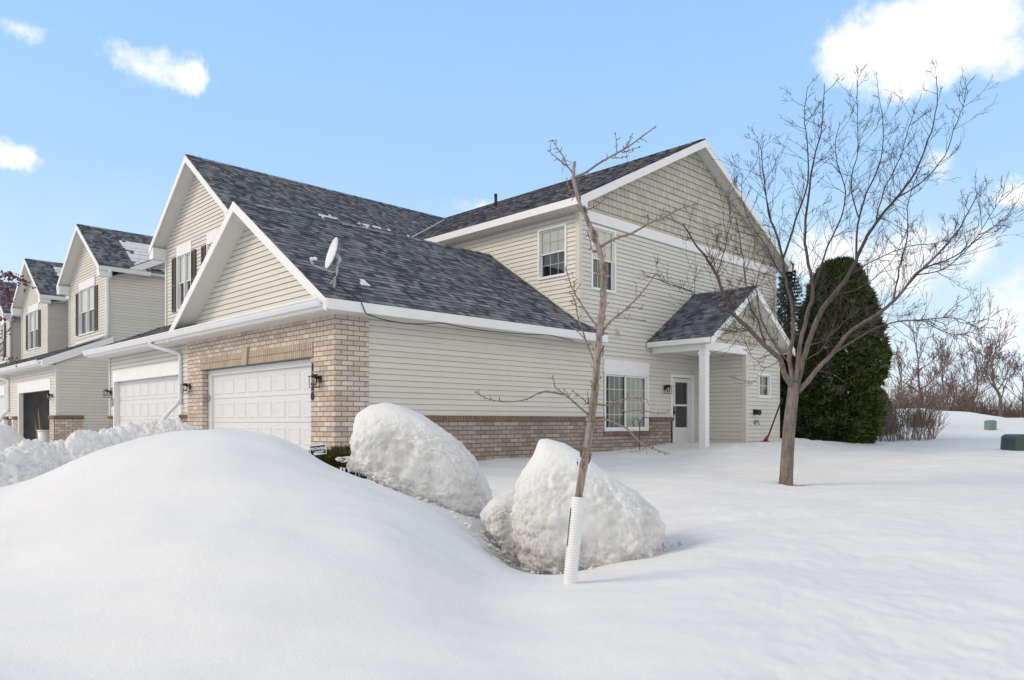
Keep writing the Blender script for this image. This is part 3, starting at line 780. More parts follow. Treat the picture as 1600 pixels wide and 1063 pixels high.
gable_fascia(H, side_fr(-1.89), [(9.33, zp(9.33) - .02), (11.61, zp(11.61) - .02), (13.89, zp(13.89) - .02)], .19)
b = MB(); b.box(front_fr(9.33), -1.88, -.02, 3.03, 3.155, 0, .025); b.build('fascia', 'white', H)
b = MB(); b.box(WORLD, 9.34, 9.6, -1.88, -.02, 3.02, 3.035); b.box(WORLD, 13.5, 13.88, -1.88, -.02, 3.02, 3.035); b.build('soffit', 'soffit', H, split=True)
b = MB(); b.box(fP, 9.55, 11.66, 2.88, 3.10, -.12, .03); b.box(front_fr(9.55), PV + .12, -.005, 2.88, 3.03, -.1, 0); b.build('porch_beam', 'white', H)
b = MB(); b.box(WORLD, 9.65, 11.64, PV + .12, .0, 2.93, 2.95); b.build('porch_ceiling', 'soffit', H)
b = MB(); b.box(WORLD, 9.55, 9.74, PV - .02, PV + .16, .0, 2.88); b.box(WORLD, 9.535, 9.755, PV - .035, PV + .175, 2.76, 2.82); b.build('porch_post', 'white', H)
b = MB(); b.box(fP, 12.03, 12.17, 1.27, 1.41, .0, .06); b.tube([fP.P(12.1, 1.34, .05), fP.P(12.1, 1.33, .18)], [.06, .085], 10); b.build('dryer_vent', 'black', H)
b = MB(); b.box(fP, 12.07, 12.17, 1.0, 1.12, 0, .04); b.tube([fP.P(12.12, 1.08, .03), fP.P(12.12, 1.08, .12), fP.P(12.12, .98, .14)], .018, 7); b.tube([fP.P(12.06, 1.11, .09), fP.P(12.18, 1.11, .09)], .016, 6); b.build('garden_tap', 'grey', H)
b = MB(); fa = front_fr(11.64); b.box(fa, -.62, -.36, .60, .86, .01, .05); b.box(fa, -.55, -.44, .66, .80, .05, .07); b.build('outlet_box', 'corner', H)
# downspout of the front gutter
pipe_rect(H, smooth_path([(-.47, 7.62, 3.05), (-.46, 7.6, 2.93), (-.2, 7.3, 2.82), (.02, 7.14, 2.72), (.03, 7.1, 2.5), (.03, 7.08, 1.62), (-.05, 7.1, 1.5), (-.32, 7.3, 1.08), (-.36, 7.32, .5)], 4))

# ================================================================== TOWNHOUSE ROW beyond the alley
K = empty('townhouse', (3, 24, 0), 'farther beige townhouse row beyond the alley, with snow on its roofs and an open garage', 'townhouse')
Y0 = 18.34
fK = front_fr(0)
OG = (19.05, 24.2, 2.2)
siding_wall(K, fK, [(Y0, 1.2), (40, 1.2), (40, 3.1), (Y0, 3.1)], [(OG[0], OG[1], 0, 2.62), (26.6, 31.6, 0, 2.62), (33, 38, 0, 2.62)])
for a, c in ((OG[0], OG[1]), (26.6, 31.6), (33, 38)):
    b = MB(); b.box(fK, a, c, 2.22, 2.62, -.1, .03); b.box(fK, a, a + .12, -.2, 2.22, -.14, .02); b.box(fK, c - .2, c, -.2, 2.22, -.14, .02)
    b.build('door_frame', 'white', K)
garage_door(K, fK, 26.72, 31.4, 0, 2.23, -.1); garage_door(K, fK, 33.12, 37.8, 0, 2.23, -.1)
b = MB(); b.box(fK, Y0 + .001, OG[0], -.3, 1.17, -.1, .05); b.box(side_fr(Y0), -.05, .8, -.3, 1.17, -.1, .06); b.box(fK, OG[1], 24.9, -.3, 1.17, -.1, .05); b.box(fK, 25.9, 26.6, -.3, 1.17, -.1, .05); b.box(fK, 31.6, 33, -.3, 1.17, -.1, .05)
b.build('brick_pier', 'brick', K, split=True)
b = MB(); b.box(fK, Y0 + .001, OG[0], 1.17, 1.29, -.1, .09); b.box(side_fr(Y0), -.085, .84, 1.171, 1.289, -.1, .095); b.box(fK, OG[1], 24.95, 1.17, 1.29, -.1, .09); b.box(fK, 25.9, 26.6, 1.17, 1.29, -.1, .09); b.build('brick_ledge', 'rowlock', K, split=True)
# open garage interior
b = MB(); 
b.box(WORLD, 6.0, 6.1, 18.6, 25, -.05, 2.6); b.box(WORLD, .12, 6, 18.5, 18.6, -.05, 2.6); b.box(WORLD, .12, 6, 24.9, 25, -.05, 2.6); b.box(WORLD, .12, 6, 18.6, 24.9, 2.5, 2.6); b.box(WORLD, .12, 6, 18.6, 24.9, -.05, .0)
b.build('garage_interior', 'room', K)
sK = side_fr(Y0)
KZ = lambda x: 3.3 + .43 * x
siding_wall(K, sK, [(.0, 0), (10, 0), (10, 6.5), (6.2, 8.4), (2.4, 6.62), (1.68, 6.4), (1.68, 4.0), (0, 3.2)])
b = MB(); corner_post(b, 0, Y0, 1.29, 3.1, .1, 1, 1); b.build('corner_post', 'corner', K, split=True)
roof_plane(K, (-.44, 0, 3.25), (0, 1, 0), (cl, 0, sl), [(Y0 - .1, 0), (40, 0), (40, 2.2 / cl), (Y0 - .1, 2.2 / cl)])
b = MB(); b.box(front_fr(-.42), Y0 - .1, 40, 3.05, 3.23, 0, .02); b.build('fascia', 'white', K)
b = MB(); b.box(WORLD, -.42, 0, Y0 - .1, 40, 3.04, 3.055); b.build('soffit', 'soffit', K, split=True)
gutter(K, front_fr(-.44), Y0 + .2, 40, 3.1, 0)
gable_fascia(K, side_fr(Y0 - .1), [(-.46, 3.24), (1.8, 3.24 + .43 * 2.24)], .28)
A = front_gable(K, Y0, 23.46, 1.68, 8.72, .70, .32, [(19.9, 22.1, 4.5, 6.64)], 8.5, zbase=3.7)
frA, rA, zeA, yeA = A
snow_patch(rA, frA, 2.5, 8.0, .05, 2.5, .62, 5.2, .016, 1.2, .75)
def twin_front(a, c):
    window(K, front_fr(1.68), a, c, 4.5, 6.36, 'twin')
    b = MB(); b.box(front_fr(1.68), a, c, 6.36, 6.64, -.03, .035); b.build('window_header', 'white', K)
    shutter(K, front_fr(1.68), a - .36, a - .03, 4.55, 6.25); shutter(K, front_fr(1.68), c + .03, c + .36, 4.55, 6.25)
twin_front(19.95, 22.05)
Bg = front_gable(K, 26.9, 32.0, 1.68, 8.72, .70, .32, [(28.6, 30.6, 4.5, 6.64)], 8.5, zbase=3.7)
snow_patch(Bg[1], Bg[0], 2.3, 8.0, .05, 3.0, .85, 2.2, .016, 1.0, .75)
twin_front(28.6, 30.6)
Cg = front_gable(K, 34.4, 39.6, 1.68, 8.72, .70, .32, [(35.9, 38.0, 4.5, 6.64)], 8.5, zbase=3.7)
snow_patch(Cg[1], Cg[0], 2.2, 8.0, .1, 1.0, .3, 4.2, .035, .5)
twin_front(35.95, 37.95)
for y in (26.9, 34.4):
    siding_wall(K, side_fr(y), [(1.68, 3.7), (4.2, 3.7), (4.2, 6.5), (1.68, 6.5)])
for y0, y1 in ((23.46, 26.9), (32.0, 34.4)):
    siding_wall(K, front_fr(3.6), [(y0, 3.7), (y1, 3.7), (y1, 6.7), (y0, 6.7)])
# right eave gutters and long main roof behind
for g_, y in ((A, Y0), (Cg, 34.4)):
    gutter(K, Fr((0, g_[3], 0), (1, 0, 0), UP, (0, -1, 0)), 1.3, 3.0, g_[2] - .16, 0)
b = MB(); b.box(Fr((0, Bg[3], 0), (1, 0, 0), UP, (0, -1, 0)), 1.28, 3.2, Bg[2] - .19, Bg[2] - .01, 0, .025); b.build('fascia', 'white', K)
roof_plane(K, (2.3, 0, 6.78), (0, 1, 0), (c5, 0, s5), [(Y0 - .3, 0), (40, 0), (40, 4.37), (Y0 - .3, 4.37)])
roof_plane(K, (10.1, 0, 6.78), (0, 1, 0), (-c5, 0, s5), [(Y0 - .3, 0), (40, 0), (40, 4.37), (Y0 - .3, 4.37)], 0)
gable_fascia(K, side_fr(Y0 - .29), [(2.3, 6.76), (6.2, 6.76 + .505 * 3.9), (10.1, 6.76)], .24)
b = MB(); b.box(front_fr(2.31), 23.2, 26.9, 6.56, 6.76, 0, .03); b.build('fascia', 'white', K)
for y, ye in ((Y0, A[3]), (34.4, Cg[3])):
    pipe_rect(K, smooth_path([(1.62, ye - .07, 6.62), (1.6, ye - .05, 6.45), (1.6, y - .08, 6.2), (1.6, y - .08, 6.0), (1.6, y - .08, 4.4), (1.5, y + .05, 4.2), (1.25, y + .6, 4.08), (1.1, y + 1.9, 4.0)], 4), r=.06)
pipe_rect(K, smooth_path([(-.5, 26.4, 3.15), (-.45, 26.3, 3.0), (-.05, 25.8, 2.8), (-.06, 25.75, 2.5), (-.06, 25.7, 1.6), (-.2, 25.8, 1.4), (-.4, 26.1, .9)], 4), r=.06)
lantern(K, fK, 18.75, 1.95, .03)
# things in the open garage
def lean(name, p0, p1, r, mat, label, cat, group=None):
    m = MB(); m.tube([p0, p1], r, 4); o = m.build(name, mat); return tag(o, label, cat, group)
def plank(p0, p1, w, label):
    d = (V(p1) - V(p0)).normalized(); f = Fr(p0, (0, 1, 0), d, d.cross(V((0, 1, 0))))
    m = MB(); L = (V(p1) - V(p0)).length; m.box(f, -w, w, 0, L, -.02, .02); o = m.build('plank', 'wood'); tag(o, label, 'plank', 'planks in the open garage')
plank((.45, 22.95, .2), (.60, 24.5, 1.68), .07, 'taller wooden plank leaning inside the open garage')
plank((.45, 22.4, .2), (.60, 23.7, 1.62), .055, 'shorter wooden plank leaning in the open garage, nearer its brick pier')
m = MB(); m.tube([(.32, 21.3, 0), (.32, 21.3, .72)], [.2, .26], 14); m.tube([(.32, 21.3, .72), (.32, 21.3, .76)], [.28, .28], 14); tag(m.build('bin', 'white', None, True), 'white plastic bin standing inside the open garage', 'bin')
m = MB(); m.ball((.9, 22.6, .40), (.34, .34, .42), 12, 8); m.ball((.9, 22.6, .84), (.1, .1, .12), 8, 6); tag(m.build('garbage_bag', 'black', None, True), 'dark full garbage bag in the open garage beside the white bin', 'bag')

# ================================================================== things on the house
dish_c = W(521, 400, 13.0)
D = empty('satellite_dish', W(521, 452, 12.95), 'white satellite dish on a bent mast on the garage roof', 'satellite dish')
base = W(521.5, 453, 12.92)
m = MB(); m.tube(smooth_path([base, W(523, 440, 12.9), W(526, 428, 12.88), W(526.5, 415, 12.87)], 3), .024, 8)
m.box(Fr(base, (1, 0, 0), (0, cs, sn), (0, -sn, cs)), -.07, .07, -.10, .09, -.02, .012)
m.tube([W(515, 447, 12.85), W(523, 434, 12.88)], .012, 6)
m.build('mast', 'steel', D, True)
# the dish: shallow bowl seen almost edge-on, facing left
ctr = W(522, 397, 12.88)
nrm = (RIGHT * -.84 - AHEAD * .50 + UP * .27).normalized(); ux = nrm.cross(UP).normalized(); uy = ux.cross(nrm).normalized()
upd = (uy * 1.0 - ux * .0).normalized()
rows = []; rows2 = []
for i in range(9):
    r_ = i / 8
    rows.append([ctr + ux * (math.cos(a) * .255 * r_) + uy * (math.sin(a) * .285 * r_) + nrm * (.055 * r_ * r_) for a in [2 * PI * k / 32 for k in range(32)]])
    rows2.append([p - nrm * .012 for p in rows[-1]])
m = MB(); m.grid(rows, closed=True); m.grid(rows2, closed=True); m.grid([rows[-1], rows2[-1]], closed=True); m.build('reflector', 'alum', D, True)
m = MB(); m.tube([ctr - nrm * .02, ctr - nrm * .10 - UP * .07, W(526.5, 415, 12.87)], [.06, .045, .03], 8); m.build('bracket', 'steel', D, True)
m = MB(); m.tube([W(526, 424, 12.88), W(519, 426, 12.84), W(490, 415, 12.66)], .014, 6); m.tube([W(489.5, 415, 12.66), W(485.5, 404, 12.65)], .022, 6); m.build('feed_arm', 'steel', D, True)
m = MB(); m.tube([W(485, 405, 12.65), W(491, 404.5, 12.68)], [.03, .026], 8); m.ball(W(492.5, 404.5, 12.68), .034, 10, 8); m.build('feed_horn', 'white', D, True)
cab = [(523, 428), (527, 436), (529, 447), (540, 455), (551, 464), (560, 470), (566, 476), (570, 486), (573, 491), (582, 494), (605, 501), (640, 506), (672, 506), (690, 505), (720, 511), (760, 517), (800, 521), (830, 523), (845, 523), (860, 524), (880, 529), (896, 533)]
def on_side(px, py, y):
    q = V(((px - 800) / FPX, 1.0)); u_, v_ = q.dot(AX), q.dot(BX); t = (y - CAM.y) / v_
    return V((CAM.x + t * u_, y, CAM.z - (py - 659) / FPX * t))
def on_roof(px, py):
    q = V(((px - 800) / FPX, 1.0)); u_, v_ = q.dot(AX), q.dot(BX); w_ = -(py - 659) / FPX
    t = (3.15 + .667 * (CAM.y + .45) - CAM.z) / (w_ - .667 * v_); return V((CAM.x + t * u_, CAM.y + t * v_, CAM.z + t * w_ + .03))
pts = [W(523, 428, 12.85), W(527, 436, 12.85)] + [on_roof(*c) for c in cab[2:6]] + [on_side(*c, -.49) for c in cab[6:9]] + [on_side(*c, -.47) for c in cab[9:]]
m = MB(); m.tube(smooth_path(pts, 3), .009, 6); tag(m.build('cable', 'black', None, True), 'thin black cable hanging along the white fascia of the garage roof', 'cable')

# ================================================================== ground
sun_dir = V((-.70, .48, .54)).normalized()
CP = []   # control points (x right, y ahead, z)
def cp(px, d, py): CP.append(((px - 800) / FPX * d, d, CAM.z - (py - 659) / FPX * d))
def cw(u, v, z): 
    q = V((u - CAM.x, v - CAM.y)); CP.append((q.x * AX.x + q.y * BX.x, q.x * AX.y + q.y * BX.y, z))
for c in [(-300,3.6,1063),(0,4.0,1063),(300,4.0,1068),(700,4.2,1058),(1100,4.2,1058),(1600,4.2,1068),(1900,4.6,1040),
          (0,7.2,785),(130,7.7,714),(220,8.1,689),(310,8.3,682.5),(420,8.3,684),(470,8.3,700),(505,8.3,726),(560,8.2,748),(640,7.9,778),(690,7.6,806),(750,7.2,850),(795,6.95,884),
          (0,5.6,880),(150,5.8,830),(300,6.0,800),(450,6.0,800),(600,5.8,840),(700,5.6,900),(300,5.0,900),(500,4.9,930),
          (900,6.5,895),(1010,6.7,886),(830,6.6,897),(1080,7.2,862),(890,6.0,909),(1000,5.6,930),(750,5.6,925),
          (1200,6.5,890),(1400,6.5,895),(1600,6.5,895),(1200,8.5,815),(1400,8.5,818),(1650,8.5,815),(1130,8.3,822),
          (1228,13,755),(1050,12.5,755),(1400,13,757),(1650,13,757),(1050,16,727),(1250,17,722),(1450,17,722),(1700,17,722),
          (1300,23,694),(1450,23,696),(1620,20,704),(1700,26,690),(1547,30,682),(1380,28,688)]: cp(*c)
for c in [(855,7.9,-.40),(950,8.0,-.38),(1030,8.0,-.28)]: CP.append(((c[0]-800)/FPX*c[1], c[1], c[2]))
CP.append(((820-800)/FPX*7.6, 7.6, -.42)); CP.append(((780-800)/FPX*8.6, 8.6, -.22)); CP.append(((720-800)/FPX*9.6, 9.6, -.02))
for c in [(1.5,-2.0,.02),(3,-1.2,.18),(5,-1.2,.24),(8,-1.2,.30),(9.6,-2.2,.42),(10.6,-.8,.47),(13,-2.4,.48),(15.2,-2.4,.42),(17.5,-1.5,.42),(3.3,0,.27),(7,0,.33),(10,0,.46),
          (1,3,0),(1,8,-.02),(-2,1.5,0),(-2,5,0),(-2,10,0),(-2,16,0),(-2,22,0),(-2,30,0),(-5,8,0),(-6,14,0),(-8,20,0),(-9,12,.1),(-10,25,0),(-14,18,.2),(3,25,-.02),(6,6,0),(10,6,.2),(-1.2,-1.0,.15),(-.7,-1.4,.2),(-2.5,-1.8,.05)]: cw(*c)
CPA = np.array(CP); n_ = len(CPA)
def tpsk(r2): return np.where(r2 > 1e-12, r2 * np.log(np.maximum(r2, 1e-12)) * .5, 0)
def warp(x, y):   # compress distance so near and far detail weigh alike
    r = np.hypot(x, y); k = np.log1p(r / 4.0) * 6 / np.maximum(r, 1e-6); return x * k, y * k
wx, wy = warp(CPA[:, 0], CPA[:, 1])
Kk = tpsk((wx[:, None] - wx[None]) ** 2 + (wy[:, None] - wy[None]) ** 2) + np.eye(n_) * .02
Pm = np.c_[np.ones(n_), wx, wy]
AA = np.block([[Kk, Pm], [Pm.T, np.zeros((3, 3))]])
sol = np.linalg.solve(AA, np.r_[CPA[:, 2], 0, 0, 0])
def ground(x, y):
    x = np.asarray(x, float); y = np.asarray(y, float); sh = x.shape; x = x.ravel(); y = y.ravel()
    gx, gy = warp(x, y); out = np.zeros(len(x))
    for i in range(0, len(x), 20000):
        s_ = slice(i, i + 20000)
        out[s_] = tpsk((gx[s_, None] - wx[None]) ** 2 + (gy[s_, None] - wy[None]) ** 2) @ sol[:n_] + sol[n_] + sol[n_ + 1] * gx[s_] + sol[n_ + 2] * gy[s_]
    r = np.hypot(x, y); ang = np.arctan2(x, y)
    far = np.where(ang > .25, np.interp(r, [0, 26, 30, 45, 60, 90, 400], [.45, .46, .50, .95, 1.28, 1.5, 2.0]), np.interp(r, [0, 30, 400], [0, 0, .4]))
    far = far + .85 * np.exp(-(((x - 21.0) / 4.5) ** 2 + ((y - 40) / 6) ** 2))
    w = np.clip((r - 24) / 8, 0, 1); w = w * w * (3 - 2 * w)
    near = np.clip((4.6 - r) / 2.0, 0, 1); front = np.abs(ang) > 1.1
    out = out * (1 - w) + far * w
    w2 = np.clip((np.abs(ang) - .95) / .5, 0, 1) * np.clip(1 - (r - 24) / 8, 0, 1) 
    out = out * (1 - w2) + (-.35) * w2
    w3 = np.clip((3.4 - r) / 1.4, 0, 1)
    out = out * (1 - w3) + (-.4) * w3
    return out.reshape(sh)
def gz(p):
    q = V((p.x - CAM.x, p.y - CAM.y)); return float(ground(np.array([q.x * AX.x + q.y * BX.x]), np.array([q.x * AX.y + q.y * BX.y]))[0])

angs = np.r_[np.linspace(-PI, -.95, 60)[:-1], np.linspace(-.95, .95, 520), np.linspace(.95, PI, 60)[1:]]
rads = np.r_[np.geomspace(.4, 3.0, 22)[:-1], np.geomspace(3.0, 26, 330)[:-1], np.geomspace(26, 90, 60)[:-1], np.geomspace(90, 900, 14)]
GA, GR = np.meshgrid(angs, rads); GX = GR * np.sin(GA); GY = GR * np.cos(GA)
GZ = ground(GX, GY)
wu = CAM.x + GX * AX.x + GY * AX.y; wv = CAM.y + GX * BX.x + GY * BX.y
flat = np.zeros(GZ.shape); tbw = W(1228, 755, 13)
for i in range(GZ.shape[0]):
    for j in range(GZ.shape[1]):
        r_ = GR[i, j]
        if r_ < 70 and abs(GA[i, j]) < 1.0:
            x_, y_ = wu[i, j], wv[i, j]
            z_ = noise.noise(V((x_ * .9, y_ * .9, 3))) * .03 + noise.noise(V(((x_ - y_) * .45, (x_ + y_) * 1.5, 7))) * .034 + noise.noise(V((x_ * .55, y_ * .55, 31))) * .045 + noise.noise(V(((x_ - y_) * .9, (x_ + y_) * 3.4, 2))) * .013 + noise.noise(V((x_ * 2.6, y_ * 2.6, 9))) * .009
            if GX[i, j] > .5:      # crusted, trodden snow right of the mound
                k_ = min(1, (GX[i, j] - .5) / 2)
                z_ += k_ * (noise.noise(V((x_ * 7, y_ * 7, 1))) * .014 + noise.noise(V((x_ * 15, y_ * 15, 4))) * .009 + max(0, noise.noise(V((x_ * 1.6, y_ * 1.6, 21)))) * .03)
            # shovelled lumps along the walk at the porch
            dd = abs((y_ + 2.3) + .12 * math.sin(x_ * 1.7)); 
            if 7.5 < x_ < 18 and dd < .7:
                k_ = (1 - dd / .7) * min(1, (x_ - 7.5) / 1.5) * min(1, (18 - x_))
                z_ += k_ * (.06 + .09 * max(0, noise.noise(V((x_ * 2.2, y_ * 2.2, 5)))) + .05 * abs(noise.noise(V((x_ * 6, y_ * 6, 8)))))
            z_ -= .07 * math.exp(-((x_ - tbw.x) ** 2 + (y_ - tbw.y) ** 2) / .10)
            flat[i, j] = z_
GZ = GZ + flat
rows = [[(wu[i, j], wv[i, j], GZ[i, j]) for j in range(len(angs))] for i in range(len(rads))]
m = MB(); m.grid(rows, closed=False)
M['snowfield'] = snow_mat('snow field', True, 1.0, False)
g = m.build('snow_ground', 'snowfield', None, True); tag(g, None, None, kind='structure')
at = g.data.attributes.new('dirt', 'FLOAT', 'POINT')
tx, ty = (802 - 800) / FPX * 7.3, 7.3
dv = np.exp(-(((GX - tx) / .30) ** 2 + ((GY - ty) / .55) ** 2)) * 1.9 + np.exp(-(((GX - .75) / .9) ** 2 + ((GY - 7.55) / .25) ** 2)) * .8
tb = C2W(0, 0, 0); tbw = W(1228, 755, 13)
dv = dv + np.exp(-(((wu - tbw.x) / .30) ** 2 + ((wv - tbw.y) / .24) ** 2)) * 2.6
at.data.foreach_set('value', np.clip(dv, 0, 1.9).astype(np.float32).ravel())

# ---- plowed snow blocks
def snow_block(outline, d, thick, label, seed, dirtf, tilt=0.0, rough=.029):
    cx_ = sum(p[0] for p in outline) / len(outline); cy_ = sum(p[1] for p in outline) / len(outline)
    pol = [((p[0] - cx_) / FPX * d, -(p[1] - cy_) / FPX * d) for p in outline]
    c0 = W(cx_, cy_, d)
    def rad(a):
        dx, dy = math.cos(a), math.sin(a); best = .05
        for i in range(len(pol)):
            (x1, y1), (x2, y2) = pol[i], pol[(i + 1) % len(pol)]
            ex, ey = x2 - x1, y2 - y1; den = dx * ey - dy * ex
            if abs(den) < 1e-9: continue
            t = (x1 * ey - y1 * ex) / den; s_ = (x1 * dy - y1 * dx) / den
            if t > 0 and -1e-6 <= s_ <= 1 + 1e-6: best = max(best, t)
        return best
    NA = 240
    rr = [rad(2 * PI * k / NA) for k in range(NA)]
    def blur(l, w): return [sum(l[(k + q) % NA] for q in range(-w, w + 1)) / (2 * w + 1) for k in range(NA)]
    rr = blur(rr, 1); r2 = blur(blur(rr, 14), 14)
    def at_(l, a):
        f = (a / (2 * PI) * NA) % NA; i = int(f); f -= i; return l[i % NA] * (1 - f) + l[(i + 1) % NA] * f
    bm = bmesh.new(); bmesh.ops.create_icosphere(bm, subdivisions=7, radius=1.0); dirt = []
    for v in bm.verts:
        n = v.co.normalized(); dz = n.y; c = math.hypot(n.x, n.z); a = math.atan2(n.z, n.x); k = c ** 4
        r_ = at_(rr, a) * k + at_(r2, a) * (1 - k); cc = c ** .5 if c > 0 else 0; dd = math.copysign(abs(dz) ** .72, dz)
        x, y = r_ * cc * math.cos(a), r_ * cc * math.sin(a)
        dep = dd * thick * (1 - .25 * max(0, y)) + tilt * y
        p = c0 + RIGHT * x + UP * y + AHEAD * dep
        nd = (RIGHT * n.x + UP * n.z + AHEAD * dz).normalized()
        cap = max(0, nd.z - .25)      # wind-smoothed cap, crumbly cut faces
        am = rough * max(.10, (1 - cap * 1.7))
        q = p + V((seed, 0, 0))
        n1 = noise.fractal(q * 2.2, 1, 2, 3); n2 = noise.fractal(q * 9.0, .8, 2, 5); n3 = abs(noise.noise(q * 30.0))
        vo = noise.voronoi(q * 3.4 + V((0, 0, .3 * n1)))[0]; cr = min(vo[1] - vo[0], .22) - .14; vo2 = noise.voronoi(q * 10.5)[0]; cr2 = min(vo2[1] - vo2[0], .25) - .15
        n4 = noise.noise(q * 60.0); p = p + nd * (am * (2.6 * cr + 1.3 * cr2)); p = p + nd * (am * (1.5 * n1 + 1.0 * n2 - .7 * n3 + .35 * n4))
        v.co = p; dirt.append(dirtf(x, y, nd, p))
    me = bpy.data.meshes.new('snow_block'); bm.to_mesh(me); bm.free(); me.materials.append(M['snowdirty'])
    me.polygons.foreach_set('use_smooth', [True] * len(me.polygons))
    o = bpy.data.objects.new('snow_block', me); COL.objects.link(o)
    o.data.attributes.new('dirt', 'FLOAT', 'POINT').data.foreach_set('value', dirt)
    return tag(o, label, 'snow block', 'slabs of plowed snow')
zp_ = lambda x, y: (520 + .35 * x, 600 + .35 * y)
out1 = [zp_(*p) for p in [(100,180),(112,130),(160,95),(235,82),(310,100),(400,142),(500,212),(590,292),(640,352),(700,470),(720,560),(640,600),(480,580),(380,530),(320,490),(240,440),(160,398),(78,385),(90,345),(115,310),(100,250)]]
out2 = [zp_(*p) for p in [(925,250),(960,247),(1040,268),(1110,308),(1200,378),(1320,465),(1420,545),(1470,620),(1460,700),(1440,760),(1420,870),(1250,890),(1100,890),(900,880),(850,820),(822,720),(815,650),(808,560),(820,460),(850,400),(895,325)]]
out3 = [zp_(*p) for p in [(810,470),(745,495),(690,535),(660,590),(690,640),(740,700),(770,780),(800,870),(880,880),(900,700),(880,520)]]
sm01 = lambda x: max(0, min(1, x))
SB1 = snow_block(out1, 9.3, .62, 'left upright slab of plowed snow with a smooth white cap, before the garage brick corner', 1.3,
           lambda x, y, n, p: sm01(1.0 - max(0, n.z) * 1.5) * sm01(.85 + .3 * noise.noise(p * 2)) * sm01(1.0 - x * .5) * .85, .15)
snow_block(out2, 7.75, .62, 'largest slab of plowed snow, dirty below, just behind the plastic sleeved sapling', 7.9,
           lambda x, y, n, p: sm01(.9 - max(0, n.z) * 1.3) * (.5 + sm01((-.12 - y) * 2.4) * 1.3), .2)
snow_block(out3, 8.35, .35, 'low brownish dirty lump of plowed snow between the two tall slabs', 4.4,
           lambda x, y, n, p: sm01(1.0 - n.z * .6) * (.9 + sm01(-y * 2) * .4), .25, .03)
for px, L in ((533, .035), (538, .07), (545, .04), (556, .10), (561, .05), (567, .03)):
    q = W(px, 737 + (px - 533) * .12, 8.95); m = MB(); m.tube([q + UP * .05, q, q - UP * L], [.014, .009, .001], 6)
    i_ = m.build('icicle', 'snow', SB1, True)
# crumbs of snow and dirt fallen from the slabs
R.seed(12); cb = bmesh.new(); cd = []
def clod(p, r, dirt):
    g = bmesh.ops.create_icosphere(cb, subdivisions=2, radius=r)
    sx = V((R.uniform(.8, 1.3), R.uniform(.8, 1.3), R.uniform(.6, .9))); sd = R.random() * 50
    for v in g['verts']:
        n = v.co.normalized(); v.co = V((v.co.x * sx.x, v.co.y * sx.y, v.co.z * sx.z)) * (1 + .6 * noise.noise(n * 1.7 + V((sd, 0, 0))) + .3 * noise.noise(n * 5 + V((0, sd, 0)))) + p
        cd.append(dirt)
for i in range(300):
    k = R.random()
    if k < .35: px, d = R.gauss(690, 45), R.gauss(8.75, .2)
    elif k < .6: px, d = R.gauss(770, 30), R.gauss(8.1, .25)
    elif k < .8: px, d = R.gauss(815, 18), R.gauss(7.25, .12)
    elif k < .9: px, d = R.gauss(940, 70), R.gauss(7.05, .1)
    else: px, d = R.gauss(1035, 15), R.gauss(7.6, .3)
    p = W(px, 800, d); p.z = gz(p); r = min(.035, .006 + R.expovariate(110))
    dk = math.exp(-((px - 808) / 24) ** 2) * (1 if d < 7.7 else .3)
    clod(p + UP * r * .3, r, 1.9 * dk * R.uniform(.5, 1) + R.uniform(0, .5))
me = bpy.data.meshes.new('snow_crumbs'); cb.to_mesh(me); cb.free(); me.materials.append(M['snowdirty']); me.polygons.foreach_set('use_smooth', [True] * len(me.polygons))
o = bpy.data.objects.new('snow_crumbs', me); COL.objects.link(o); o.data.attributes.new('dirt', 'FLOAT', 'POINT').data.foreach_set('value', cd)
tag(o, 'loose crumbs of snow and dirt around the plowed slabs', 'snow crumbs', kind='stuff')
R.seed(7)
# ---- crumbly plowed bank on the left
def lump_bank(name, ridge, halfw, seed, label, amp=.20, mat='snowdirty', dirt=.45):
    pts = smooth_path(ridge, 26); m = MB(); rows = []; NW = 80; dl = []
    for i, p in enumerate(pts):
        t = (pts[min(i + 1, len(pts) - 1)] - pts[max(i - 1, 0)]); t.z = 0; t.normalize(); s_ = V((t.y, -t.x, 0))
        row = []; zb_ = -.15
        for k in range(NW + 1):
            u_ = -1 + 2 * k / NW
            hgt = (p.z - zb_) * (1 - abs(u_) ** 1.7)
            q = V((p.x, p.y, zb_)) + s_ * (u_ * halfw) + UP * hgt
            n1 = noise.fractal(q * 2.4 + V((seed, 0, 0)), 1, 2, 3); n2 = noise.noise(q * 7 + V((0, seed, 0))); n3 = noise.cell(q * 9)
            edge = 1 - abs(u_) ** 3
            q = q + (UP * .8 + s_ * u_ * .5) * (edge * amp * (n1 * .75 + .5 * abs(n2) + .3 * abs(noise.noise(q * 14 + V((3, seed, 1)))) + .22 * noise.noise(q * 25) + .12 * noise.noise(q * 50)))
            row.append(q); dl.append(dirt * sm01(abs(u_) * 1.1))
        rows.append(row)
    m.grid(rows); o = m.build(name, mat, None, True)
    o.data.attributes.new('dirt', 'FLOAT', 'POINT').data.foreach_set('value', dl)
    return tag(o, label, 'snow bank', 'plowed snow banks on the driveways')
lump_bank('snow_bank', [W(-60, 740, 9.4), W(0, 712, 9.8), W(45, 695, 10.3), W(85, 694, 10.6), W(120, 684, 10.8), W(170, 673, 11.2), W(215, 670, 11.5), W(262, 663, 11.7), W(298, 668, 11.8), W(325, 700, 11.9)], .75, 2.0,
          'crumbly white bank of plowed snow crossing the driveway before the second garage door')
lump_bank('snow_bank', [W(-120, 676, 17), W(-30, 662, 17.5), W(10, 668, 18), W(45, 690, 18.3), W(85, 706, 18.5), W(110, 715, 18.5)], 1.5, 8.0,
          'bluish shaded snow heap in front of the open garage of the farther row', .12, 'snowdirty', .15)

